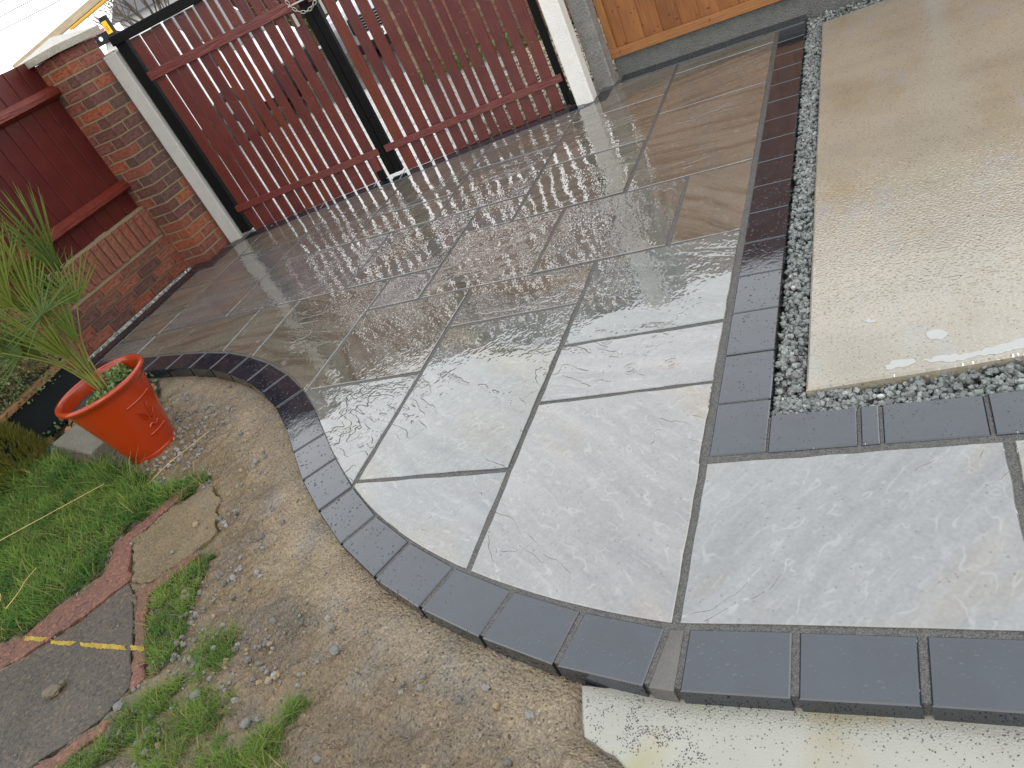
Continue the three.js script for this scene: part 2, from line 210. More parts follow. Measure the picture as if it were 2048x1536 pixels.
// ---------------------------------------------------------------- plan of the paving (metres; x to the right along the slabs, z towards the viewer)
const J = [[0.727, 0.524, 0.72, 0.668], [0.491, 0.524, 0.488, 0.668], [0.258, 0.524, 0.261, 0.672], [0.027, 0.527, 0.026, 0.674], [-0.017, 0.526, -0.042, 0.668], [-0.236, 0.487, -0.269, 0.632], [-0.450, 0.429, -0.495, 0.568], [-0.663, 0.353, -0.720, 0.487], [-0.868, 0.256, -0.931, 0.388], [-1.059, 0.142, -1.138, 0.259], [-1.236, 0.003, -1.327, 0.110], [-1.410, -0.156, -1.508, -0.050], [-1.562, -0.312, -1.667, -0.215], [-1.712, -0.468, -1.815, -0.371], [-1.896, -0.637, -1.984, -0.527], [-2.098, -0.787, -2.172, -0.668], [-2.310, -0.914, -2.370, -0.789], [-2.532, -1.018, -2.579, -0.889], [-2.755, -1.101, -2.791, -0.970], [-2.978, -1.155, -3.006, -1.024], [-3.211, -1.196, -3.238, -1.063], [-3.453, -1.231, -3.477, -1.097], [-3.69, -1.262, -3.712, -1.128], [-3.93, -1.292, -3.95, -1.157], [-4.165, -1.322, -4.19, -1.185]];
const inner = J.map(j => [j[0], j[1]]), outer = J.map(j => [j[2], j[3]]);
const dense = P => { const c = new THREE.CatmullRomCurve3(P.map(p => new THREE.Vector3(p[0], 0, p[1])), false, 'centripetal'); return c.getPoints((P.length - 1) * 3).map(p => [p.x, p.z]); };
const GA = [-3.94, -2.936], GD = [0.98073, -0.19541], GN = [0.19541, 0.98073], GT = Math.asin(0.19541);   // gate line: start, direction, towards the patio, turn
const gate = (s, n) => [GA[0] + GD[0] * s + GN[0] * n, GA[1] + GD[1] * s + GN[1] * n];
const innerIn = dense(inner).map(([x, z], i, a) => { const b = a[Math.min(i + 1, a.length - 1)], c = a[Math.max(i - 1, 0)], dx = b[0] - c[0], dz = b[1] - c[1], L = Math.hypot(dx, dz); return [x - dz / L * -0.018 * -1 * -1, z + dx / L * 0.018 * -1 * -1]; });
const inside = [[1.7, 0.508], ...innerIn, [-4.150, -1.335], [-4.150, -2.425], [-3.995, -2.435], [-3.985, -2.745], gate(0.02, 0.142), gate(2.80, 0.142), [-1.03, -3.60], [-0.0125, -3.622], [-0.0125, 0.0125], [1.7, 0.0125]];
const Z = { 0: 0, 1: -0.333, 2: -0.652, 3: -0.932, 4: -1.247, 5: -1.54, 6: -1.862, 7: -2.162, 8: -2.482, 9: -2.795, 10: -3.105, 11: -3.42 };
const X = { 1: -0.303, 2: -0.615, 3: -0.929, 4: -1.24, 5: -1.548, 6: -1.866, 7: -2.184, 8: -2.5, 9: -2.82, 10: -3.13, 12: -3.755 };
const slabs = [   // x0, x1, z0, z1, material, grain turn
  [0.0, 0.70, 0, 1, 0, 0.9], [0.70, 2, 0, 1, 0, 0.3], [X[2], 0, Z[1], 1, 1, 2.4], [X[2], 0, Z[2], Z[1], 1, -0.15], [X[2], 0, Z[4], Z[2], 2, -0.45],
  [X[4], X[2], -0.024, 1, 0, -0.5], [X[4], X[2], Z[3], -0.024, 2, -0.62], [X[4], X[2], Z[4], Z[3], 4, -0.3], [-2.3, X[4], -0.63, 1, 2, -0.55], [X[6], X[4], Z[4], -0.63, 5, -0.8],
  [X[8], X[6], Z[5], 1, 5, -0.25], [X[6], X[5], Z[5], Z[4], 6, 1.2], [X[5], X[3], Z[6], Z[4], 3, 0.2], [X[3], X[1], Z[6], Z[4], 4, 1.8], [X[1], 0, Z[6], Z[4], 3, -0.75],
  [X[7], X[5], Z[7], Z[5], 4, 1.1], [X[5], X[4], Z[7], Z[6], 6, 0.5], [X[4], X[2], Z[8], Z[6], 5, 0.1], [X[2], 0, Z[9], Z[6], 3, -0.1], [X[2], 0, Z[11], Z[9], 3, 0.22], [X[2], 0, -4, Z[11], 5, 0.05],
  [X[4], X[2], Z[10], Z[8], 3, 0.1], [X[4], X[2], -4, Z[10], 3, 0.3], [X[6], X[4], Z[9], Z[7], 4, 0.2], [X[6], X[4], -4, Z[9], 4, 0.1], [X[8], X[6], Z[8], Z[7], 3, 0.4], [X[8], X[6], -4, Z[8], 4, 0.9],
  [X[10], X[7], Z[7], Z[5], 6, 0.2], [X[10], X[8], -4, Z[7], 4, 0.5], [X[12], X[10], Z[8], Z[5], 6, 0.1], [X[12], X[10], -4, Z[8], 5, 0.3], [X[9], X[8], Z[5], 1, 3, 0.0], [X[12], X[9], Z[5], 1, 5, 0.1],
  [-5, X[12], -4, Z[7], 4, 0.2], [-5, X[12], Z[7], -1.835, 3, 0.2], [-5, X[12], -1.835, -1.52, 5, 0.2], [-5, X[12], -1.52, 1, 6, 0.2],
];
const patio = structure('patio', 'wet grey and brown stone patio edged with charcoal blocks');
{
  const r = rng(5);
  slabs.forEach(([x0, x1, z0, z1, m, turn], i) => {
    const P = clipRect(inside, x0 + 0.010, x1 - 0.010, z0 + 0.010, z1 - 0.010); if (P.length < 3) return;
    const cx = P.reduce((a, p) => a + p[0], 0) / P.length, cz = P.reduce((a, p) => a + p[1], 0) / P.length;
    const g = slabGeo(P.map(([x, z]) => [x - cx, z - cz]), 0, 0.03, 0.0025, 0.0022, i + 3, 0.06);
    uvPlan(g, 2.4, r(), r(), turn);
    const o = part(patio, i ? `paving_slab_${String(i).padStart(3, '0')}` : 'paving_slab', g, slabMats[m]);
    o.position.set(cx, 0, cz); o.rotation.set((r() - 0.5) * 0.013, 0, (r() - 0.5) * 0.013);
  });
  // charcoal border blocks
  let nb = 0; const rb = rng(8);
  const block = (P, mat = blockMat) => { const cx = P.reduce((a, p) => a + p[0], 0) / P.length, cz = P.reduce((a, p) => a + p[1], 0) / P.length; const g = slabGeo(P.map(([x, z]) => [x - cx, z - cz]), 0, 0.055, 0.003); uvPlan(g, 0.5, rb(), rb(), rb() * 6); const o = part(patio, nb ? `border_block_${String(nb).padStart(3, '0')}` : 'border_block', g, mat); nb++; o.position.set(cx, (rb() - 0.5) * 0.002, cz); o.rotation.set((rb() - 0.5) * 0.006, 0, (rb() - 0.5) * 0.006); };
  const quad = (a, b, c, d, gap) => { const L = Math.hypot(b[0] - a[0], b[1] - a[1]), L2 = Math.hypot(c[0] - d[0], c[1] - d[1]), k = gap / L, k2 = gap / L2, m = (p, q, t) => [p[0] + (q[0] - p[0]) * t, p[1] + (q[1] - p[1]) * t]; return [m(a, b, k), m(a, b, 1 - k), m(d, c, 1 - k2), m(d, c, k2)]; };
  for (let i = 0; i < J.length - 1; i++) block(quad([J[i][0], J[i][1]], [J[i + 1][0], J[i + 1][1]], [J[i + 1][2], J[i + 1][3]], [J[i][2], J[i][3]], i === 3 ? 0.006 : 0.008), i === 3 ? blockGrey : blockMat);
  block([[0.735, 0.524], [0.955, 0.524], [0.95, 0.668], [0.728, 0.668]]); block([[0.97, 0.524], [1.2, 0.524], [1.2, 0.668], [0.966, 0.668]]);
  for (let i = -1; i < 15; i++) { const z0 = i < 0 ? -3.60 : -3.386 + 0.2257 * i, z1 = i === 14 ? -0.012 : -3.386 + 0.2257 * (i + 1); block([[0.0125, z0 + 0.003], [0.1627, z0 + 0.003], [0.1627, z1 - 0.003], [0.0125, z1 - 0.003]]); }
  for (const [a, b] of [[0.168, 0.385], [0.394, 0.436], [0.445, 0.669], [0.678, 0.905], [0.914, 1.14]]) block([[a, -0.155], [b, -0.153], [b, -0.012], [a, -0.012]]);
  for (let k = 0; k < 6; k++) { const z0 = -2.415 + k * 0.2257 * 0.92; block([[-4.31, z0 + 0.004], [-4.166, z0 + 0.004], [-4.166, z0 + 0.2035], [-4.31, z0 + 0.2035]]); }
  block([[-4.31, -2.575], [-4.012, -2.585], [-4.012, -2.445], [-4.166, -2.425], [-4.31, -2.425]]); block([[-4.15, -2.75], [-4.005, -2.75], [-4.012, -2.592], [-4.15, -2.592]]);
  for (let k = 0; k < 12; k++) { const s0 = -0.04 + k * 0.234, s1 = s0 + 0.229; block([gate(s0, -0.075), gate(s1, -0.075), gate(s1, 0.126), gate(s0, 0.126)]); }
  block([[-1.145, -3.56], [-1.045, -3.56], [-1.05, -3.35], [-1.14, -3.335]]);
  for (let k = 0; k < 5; k++) { const a = -1.02 + k * 0.237; block([[a, -3.765], [a + 0.231, -3.768], [a + 0.231, -3.628], [a, -3.624]]); }
  // joint sand under and between the pieces
  const all = [[1.3, 0.66], ...dense(outer).map(([x, z], i, a) => { const b = a[Math.min(i + 1, a.length - 1)], c = a[Math.max(i - 1, 0)], dx = b[0] - c[0], dz = b[1] - c[1], L = Math.hypot(dx, dz); return [x - dz / L * 0.008 * -1 * -1, z + dx / L * 0.008]; }), [-4.305, -1.2], [-4.305, -2.57], [-4.16, -2.59], [-4.16, -2.76], gate(-0.05, -0.07), gate(2.70, -0.07), gate(2.77, -0.015), [-1.06, -3.76], [0.155, -3.76], [0.155, -0.15], [1.3, -0.148]];
  part(patio, 'joint_sand', uvPlan(slabGeo(all, -0.0045, 0.05, 0), 0.35), jointMat);
}

// ---------------------------------------------------------------- concrete base, gravel, soil, old path
const concrete = structure('concrete_base', 'old sandy concrete base slab beside the gravel strip', uvBox(slabGeo([[0.257, -3.48], [0.257, -0.242], [0.6, -0.268], [1.2, -0.33], [6, -0.6], [6, -3.9], [0.8, -3.55]], 0.004, 0.13, 0.006, 0.0012, 12, 0.17), 2.0, 0.1, 0.3), concMat);
{ // thin sheets for puddles, their sky reflection painted in as a pale colour
  const blob = (P, y, seed) => { const g = slabGeo(P, y, 0.0015, 0.0006, 0.006, seed, 0.012); part(concrete, 'painted_puddle_sheen', uvPlan(g, 0.5), puddleSheenMat); };
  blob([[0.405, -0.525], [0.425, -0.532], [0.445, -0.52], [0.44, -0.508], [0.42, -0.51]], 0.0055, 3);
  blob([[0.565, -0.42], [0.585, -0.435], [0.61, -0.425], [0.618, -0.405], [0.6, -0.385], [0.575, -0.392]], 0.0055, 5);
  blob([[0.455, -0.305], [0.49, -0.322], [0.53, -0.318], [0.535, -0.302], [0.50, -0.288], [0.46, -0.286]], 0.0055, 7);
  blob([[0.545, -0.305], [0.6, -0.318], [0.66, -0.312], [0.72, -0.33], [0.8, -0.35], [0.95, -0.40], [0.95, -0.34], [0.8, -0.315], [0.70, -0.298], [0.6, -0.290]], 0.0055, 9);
}
const haunchCol = colorTex(512, (u, v, o) => { const m = fbm(u, v, 3, 3, 5, 17, 0.6), t = sstep(0.0, 0.5, fbm(u, v, 4, 4, 4, 23)), g = sstep(0.1, 0.6, fbm(u, v, 3, 3, 3, 27)), d = dots(u, v, 190, 5, 0.035, 0.34); let b = 0.84 + 0.14 * m; let r = b, gg = b, bl = b * 0.97; r = lerp(r, b * 0.95, t); gg = lerp(gg, b * 0.86, t); bl = lerp(bl, b * 0.64, t); gg = lerp(gg, gg * 1.02, g); r = lerp(r, r * 0.93, g); bl = lerp(bl, bl * 0.80, g); if (d) { r *= 0.4; gg *= 0.38; bl *= 0.38; } o[0] = r; o[1] = gg; o[2] = bl; });
const hauch = phys({ color: lin(0.315, 0.305, 0.265), map: haunchCol, bumpMap: concBump, bumpScale: 0.003, roughness: 0.22, ior: 1.6 });
{ // concrete haunching along the straight front edge, speckled with spilled joint sand
  const g = slabGeo([[-0.215, 0.648], [-0.178, 0.765], [-0.10, 0.80], [-0.05, 0.84], [0.1, 1.0], [1.3, 1.0], [1.3, 0.66]], -0.047, 0.05, 0.004, 0.003, 4, 0.03);
  const o = structure('concrete_haunch', 'pale smooth concrete haunching below the charcoal edge blocks', uvPlan(g, 0.9, 0.2, 0.4), hauch);
  const r = rng(33), L = [], c = lin(0.05, 0.05, 0.052);
  for (let i = 0; i < 2300; i++) { let x, z; const k = r(); if (k < 0.55) { x = -0.18 + r() * 0.22 + r() * 0.1; z = 0.69 + r() * 0.12; const d = gn(x * 22 + 3, z * 22 + 7); if (d < 0.02) continue; } else if (k < 0.75) { x = -0.19 + r() * 0.9; z = 0.674 + r() * r() * 0.1; } else { x = -0.19 + r() * 1.2; z = 0.68 + r() * 0.14; if (r() > 0.25) continue; } const s = 0.0006 + r() * 0.0012; L.push([M4(x, -0.0468, z, r() * 6, r() * 6, r() * 6, s), c]); }
  stuffInst('spilled_joint_sand', rock(3, 0), phys({ color: lin(1, 1, 1), roughness: 0.7 }), L, null, null, o);
}
const gravelRock = rock(41, 1, 0.33);
const gravelMat = phys({ color: lin(1, 1, 1), roughness: 0.33, ior: 1.55 });
function gravelBed(name, area, n, y0, y1, s0, s1, seed, label, light = 0.06) {
  const r = rng(seed), L = []; const c = new THREE.Color();
  for (let i = 0; i < n; i++) { const [x, z] = area(r), s = lerp(s0, s1, Math.pow(r(), 1.6)), k = r(); if (k > light) { const t = 0.085 + 0.15 * r() * r() + 0.05 * r(), gr = r(); c.setRGB(t * lerp(0.92, 1.0, gr), t * 1.04, t * lerp(0.95, 0.98, gr)); } else { const t = 0.25 + 0.3 * r(); c.setRGB(t, t, t * 0.95); } L.push([M4(x, lerp(y0, y1, r()), z, r() * 6.3, r() * 6.3, r() * 6.3, s, s * (0.6 + 0.5 * r()), s * (0.7 + 0.5 * r())), c.clone()]); }
  return stuffInst(name, gravelRock, gravelMat, L, label, 'gravel');
}
gravelBed('gravel', r => { const k = r(); if (k < 0.60) return [0.170 + r() * 0.081, -3.66 + r() * 3.50]; if (k < 0.86) { const x = 0.172 + r() * 1.1; return [x, -0.165 - r() * (0.075 + 0.11 * Math.max(0, x - 0.257)) ]; } const x = 0.17 + r() * 1.6; return [x, -3.755 + r() * (0.20 + 0.0 * x)]; }, 11500, -0.075, -0.016, 0.0052, 0.0125, 55, 'dark grey green chippings between charcoal blocks and concrete base', 0.008);
gravelBed('gravel', r => [-4.405 + r() * 0.09, -2.56 + r() * 1.5], 1900, -0.05, -0.008, 0.005, 0.011, 56, 'mixed dark and white chippings along the foot of low brick wall', 0.3);

const outCurve = dense(outer);
const gravelPad = structure('gravel_trench', 'dark earth under the chippings', uvPlan(mergeGeometries([slabGeo([[0.158, -3.8], [0.158, -0.15], [1.4, -0.15], [1.4, -0.36], [0.262, -0.236], [0.262, -3.52], [1.9, -3.6], [1.9, -3.8]], -0.055, 0.02, 0), slabGeo([[-4.45, -2.6], [-4.45, -1.0], [-4.3, -1.0], [-4.3, -2.6]], -0.04, 0.02, 0)]), 0.5), phys({ color: lin(0.05, 0.048, 0.042), roughness: 0.9 }));

// path polygons
const pathDark = [[-2.14, 0.375], [-2.19, 0.455], [-2.23, 0.53], [-2.33, 0.635], [-2.47, 0.765], [-3.0, 1.25], [-2.45, 1.7], [-1.93, 1.045], [-1.83, 0.955], [-1.755, 0.865], [-1.735, 0.765], [-1.87, 0.62], [-2.06, 0.43]];
const pathPale = [[-2.125, 0.37], [-2.31, 0.18], [-2.25, 0.02], [-2.12, -0.12], [-2.0, -0.05], [-1.86, 0.16], [-1.90, 0.22], [-2.03, 0.37]];
const edgeUpper = [[-2.15, 0.36], [-2.335, 0.17], [-2.27, 0.01], [-2.215, -0.17], [-2.235, -0.19], [-2.32, -0.02], [-2.42, 0.19], [-2.33, 0.34], [-2.36, 0.42], [-2.44, 0.47], [-2.50, 0.61], [-2.64, 0.67], [-3.15, 1.15], [-3.02, 1.24], [-2.485, 0.755], [-2.345, 0.625], [-2.245, 0.52], [-2.205, 0.45]];
const edgeRight = [[-2.05, 0.42], [-1.99, 0.36], [-1.885, 0.235], [-1.85, 0.25], [-1.97, 0.43], [-1.86, 0.555], [-1.775, 0.64], [-1.69, 0.735], [-1.715, 0.785], [-1.86, 0.61]];
const edgeLow = [[-1.74, 0.875], [-1.82, 0.965], [-1.92, 1.055], [-2.40, 1.68], [-2.33, 1.70], [-1.79, 1.03], [-1.69, 0.86]];
const pathAll = [pathDark, pathPale, edgeUpper, edgeRight, edgeLow];
const lawnP = [[-4.6, 0.0], [-3.98, -0.34], [-3.82, -0.42], [-3.47, -0.40], [-3.2, -0.33], [-2.95, -0.30], [-2.6, -0.19], [-2.44, -0.13], [-2.25, -0.20], [-2.17, -0.19], [-2.21, -0.05], [-2.33, 0.0], [-2.44, 0.19], [-2.35, 0.33], [-2.46, 0.46], [-2.52, 0.60], [-2.66, 0.66], [-3.2, 1.15], [-4.6, 1.4]];
const patch1 = [[-1.96, 0.42], [-1.84, 0.25], [-1.79, 0.24], [-1.74, 0.40], [-1.68, 0.52], [-1.60, 0.66], [-1.66, 0.73], [-1.78, 0.63]];
const patch2 = [[-1.66, 0.84], [-1.60, 0.74], [-1.50, 0.70], [-1.52, 0.84], [-1.56, 0.92], [-1.64, 1.02], [-1.80, 1.3], [-2.0, 1.4], [-1.78, 1.04]];
const clumps = [[-1.47, 0.61, 0.08], [-1.43, 0.655, 0.06], [-1.40, 0.85, 0.085], [-1.31, 0.83, 0.07], [-1.37, 0.80, 0.06], [-1.02, 0.78, 0.028], [-1.05, 0.865, 0.05], [-1.12, 0.93, 0.07], [-1.22, 0.95, 0.06], [-1.55, 0.80, 0.06], [-1.48, 0.93, 0.05], [-1.38, 0.98, 0.06], [-1.0, 0.95, 0.05], [-0.82, 1.0, 0.05]];
const bedP = [[-4.42, 0.1], [-4.42, -1.2], [-3.9, -1.14], [-3.35, -1.06], [-3.0, -0.72], [-3.1, -0.36], [-3.5, -0.44], [-3.82, -0.44], [-4.0, -0.36]];
function soilY(x, z) {
  let y = -0.060 + 0.012 * gn(x * 3.1 + 5, z * 3.1 + 9) + 0.010 * gn(x * 9 + 2, z * 9) ;
  const d = distPoly(outCurve, x, z, false), off = sstep(0.05, 0.25, d);
  y += off * (0.017 * gn(x * 21, z * 21 + 3) + 0.011 * gn(x * 48 + 7, z * 48)) + 0.002 * gn(x * 110, z * 110) + 0.010 * sstep(0.15, 0.6, d);
  for (const P of pathAll) { if (inPoly(P, x, z)) return Math.min(y, -0.080); }
  if (inPoly(bedP, x, z)) y += 0.015 * gn(x * 14, z * 14);
  return y;
}
{ // sandy soil between the new edging, the lawn and the old path
  const x0 = -4.6, x1 = 0.05, z0 = -1.25, z1 = 1.55, nx = 372, nz = 224, pos = [], col = [], idx = [];
  const patioOut = [[1.3, 0.66], ...outCurve, [-4.4, -1.2], [-4.4, -3.8], [1.3, -3.8]];
  for (let j = 0; j <= nz; j++) for (let i = 0; i <= nx; i++) {
    const x = x0 + (x1 - x0) * i / nx, z = z0 + (z1 - z0) * j / nz; const d = distPoly(outCurve, x, z, false), inP = inPoly(patioOut, x, z);
    let y = inP && d > 0.03 ? -0.09 : soilY(x, z); if (z > 0.63 && x > -0.225) y = -0.072 + 0.034 * clamp((z - 0.80 - 0.35 * (x + 0.1)) / 0.06) ; pos.push(x, y, z);
    const grass = inPoly(lawnP, x, z) || inPoly(patch1, x, z) || inPoly(patch2, x, z), bed = inPoly(bedP, x, z);
    const n = 0.5 + 0.7 * gn(x * 7, z * 7 + 4), sand = inP ? 1 : clamp(1.3 - d / 0.22 + 0.8 * gn(x * 8, z * 8));            // sieved sand raked along the edging, trodden soil further out
    let c = [lerp(0.84, 1.34, sand) + 0.14 * n, lerp(0.78, 1.36, sand) + 0.12 * n, lerp(0.70, 1.44, sand) + 0.08 * n];
    if (grass) c = [0.30, 0.27, 0.17]; if (bed) c = [0.22, 0.19, 0.16];
    if (x > -2.0 && x < -0.1 && z > 0.45) { const g2 = 0.5 + gn(x * 5 + 1, z * 5); c = c.map((v, k) => v * lerp(1, [0.84, 0.87, 0.92][k], clamp(g2))); }
    col.push(...c);
  }
  for (let j = 0; j < nz; j++) for (let i = 0; i < nx; i++) { const a = j * (nx + 1) + i, b = a + 1, c = a + nx + 1, e = c + 1; idx.push(a, c, b, b, c, e); }
  const g = new THREE.BufferGeometry(); g.setAttribute('position', new THREE.Float32BufferAttribute(pos, 3)); g.setAttribute('color', new THREE.Float32BufferAttribute(col, 3)); g.setIndex(idx); g.computeVertexNormals(); uvPlan(g, 1.6);
  structure('soil', 'trodden sandy soil between the patio edging and the lawn', g, soilMat);
}
structure('ground', 'earth under and around the garden', uvPlan(new THREE.PlaneGeometry(400, 400).rotateX(-Math.PI / 2).translate(0, -0.13, 0), 1.6), phys({ color: lin(0.14, 0.125, 0.10), roughness: 0.9 }));

{ // loose crumbs and stones on the soil
  const r = rng(77), L = [], c = new THREE.Color(); const g = rock(12, 1, 0.25);
  const patioOut = [[1.3, 0.66], ...outCurve, [-4.4, -1.2], [-4.4, -3.8], [1.3, -3.8]];
  for (let i = 0; i < 20000; i++) {
    const x = -3.3 + r() * 3.2, z = -1.0 + r() * 2.3; if (inPoly(patioOut, x, z)) continue; const d = distPoly(outCurve, x, z, false); if (d < 0.03) continue;
    if (inPoly(lawnP, x, z) && r() > 0.03) continue; let onPath = false; for (const P of pathAll) if (inPoly(P, x, z)) onPath = true; if (onPath && r() > 0.05) continue; if (inPoly(bedP, x, z) && Math.hypot(x + 2.78, z + 0.44) > 0.3) continue; if (z > 0.66 && x > -0.25) continue;
    const cl = gn(x * 4 + 3, z * 4) + 0.8 * gn(x * 11, z * 11) + (Math.hypot(x + 2.60, z + 0.33) < 0.25 ? 0.7 : 0) + (Math.hypot(x + 1.45, z - 0.72) < 0.35 ? 0.25 : 0);
    if (r() > sstep(-0.1, 0.7, cl) * sstep(0.04, 0.2, d) + 0.03) continue;
    const s = lerp(0.0022, 0.0125, Math.pow(r(), 3.4)), k = r(); if (k < 0.80) { const t = 0.085 + 0.085 * r(); c.setRGB(t * 1.06, t, t * 0.90); } else if (k < 0.86) { const t = 0.15 + 0.10 * r(); c.setRGB(t, t * 0.97, t * 0.9); } else { c.setRGB(0.20, 0.15, 0.09); }
    L.push([M4(x, (onPath ? -0.045 : soilY(x, z)) + s * 0.35, z, r() * 6.3, r() * 6.3, r() * 6.3, s, s * (0.65 + 0.4 * r()), s * (0.7 + 0.5 * r())), c.clone()]);
  }
  stuffInst('loose_rubble', g, phys({ color: lin(1, 1, 1), roughness: 0.75 }), L, 'grey crumbs of mortar and stone scattered over the sandy soil', 'rubble');
}
const tarMat = phys({ color: lin(0.112, 0.094, 0.074), map: tarCol, bumpMap: sandBump, bumpScale: 0.003, roughness: 0.6 });
const paleMat = phys({ color: lin(0.22, 0.185, 0.125), map: soilCol, bumpMap: sandBump, bumpScale: 0.004, roughness: 0.7 });
const redEdge = phys({ color: lin(0.235, 0.105, 0.072), map: tarCol, bumpMap: sandBump, bumpScale: 0.004, roughness: 0.65 });
const oldPath = structure('old_path', 'worn tarmac path with crumbling red edging and a yellow paint stripe');
part(oldPath, 'path_panel', uvPlan(slabGeo(pathDark, -0.046, 0.03, 0.003, 0.007, 3, 0.05), 1.7), tarMat);
part(oldPath, 'path_panel_001', uvPlan(slabGeo(pathPale, -0.048, 0.03, 0.003, 0.012, 5, 0.03), 1.6), paleMat);
part(oldPath, 'edging_strip', uvPlan(slabGeo(edgeUpper, -0.041, 0.03, 0.005, 0.010, 7, 0.035), 1.5), redEdge);
part(oldPath, 'edging_strip_001', uvPlan(slabGeo(edgeRight, -0.041, 0.03, 0.005, 0.008, 8, 0.035), 1.5), redEdge);
part(oldPath, 'edging_strip_002', uvPlan(slabGeo(edgeLow, -0.044, 0.03, 0.005, 0.009, 9, 0.035), 1.5), redEdge);
{ const y = phys({ color: lin(0.60, 0.43, 0.045), map: tarCol, bumpMap: sandBump, bumpScale: 0.003, roughness: 0.6 });
  const dab = (P, seed, top) => part(oldPath, 'painted_stripe', uvPlan(slabGeo(P, top, 0.002, 0.0005, 0.0028, seed, 0.010), 0.3), y);
  dab([[-2.490, 0.621], [-2.350, 0.620], [-2.365, 0.637], [-2.480, 0.638]], 2, -0.0385); dab([[-2.335, 0.625], [-2.17, 0.626], [-2.185, 0.642], [-2.24, 0.643], [-2.31, 0.641]], 3, -0.0435); dab([[-2.150, 0.627], [-1.90, 0.629], [-1.868, 0.645], [-2.02, 0.645], [-2.12, 0.643]], 4, -0.0435); dab([[-1.862, 0.629], [-1.790, 0.630], [-1.775, 0.647], [-1.84, 0.647]], 5, -0.0385); }

// ---------------------------------------------------------------- grass
function bladeGeo(list) { // list of [angle, lean, length, width, curl, ox, oz]
  const pos = [], nor = [], idx = []; let v = 0;
  for (const [a, lean, len, w, curl, ox, oz] of list) { const dx = Math.cos(a), dz = Math.sin(a), sx = -dz, sz = dx; const n = 3; for (let k = 0; k <= n; k++) { const t = k / n, out = len * (lean * t + curl * t * t), up = len * (t * Math.sqrt(Math.max(0.05, 1 - lean * lean)) - curl * 0.55 * t * t), ww = w * (1 - t * 0.92) * 0.5; pos.push(ox + dx * out - sx * ww, up, oz + dz * out - sz * ww, ox + dx * out + sx * ww, up, oz + dz * out + sz * ww); nor.push(-dx * 0.5, 0.8, -dz * 0.5, -dx * 0.5, 0.8, -dz * 0.5); if (k < n) idx.push(v + k * 2, v + k * 2 + 1, v + k * 2 + 2, v + k * 2 + 1, v + k * 2 + 3, v + k * 2 + 2); } v += 2 * (n + 1); }
  const g = new THREE.BufferGeometry(); g.setAttribute('position', new THREE.Float32BufferAttribute(pos, 3)); g.setAttribute('normal', new THREE.Float32BufferAttribute(nor, 3)); g.setAttribute('uv', new THREE.BufferAttribute(new Float32Array(pos.length / 3 * 2), 2)); g.setIndex(idx); return g;
}
const leafMat = phys({ color: lin(1, 1, 1), roughness: 0.75, transmission: 0.3, thickness: 0, specularIntensity: 0.35 });
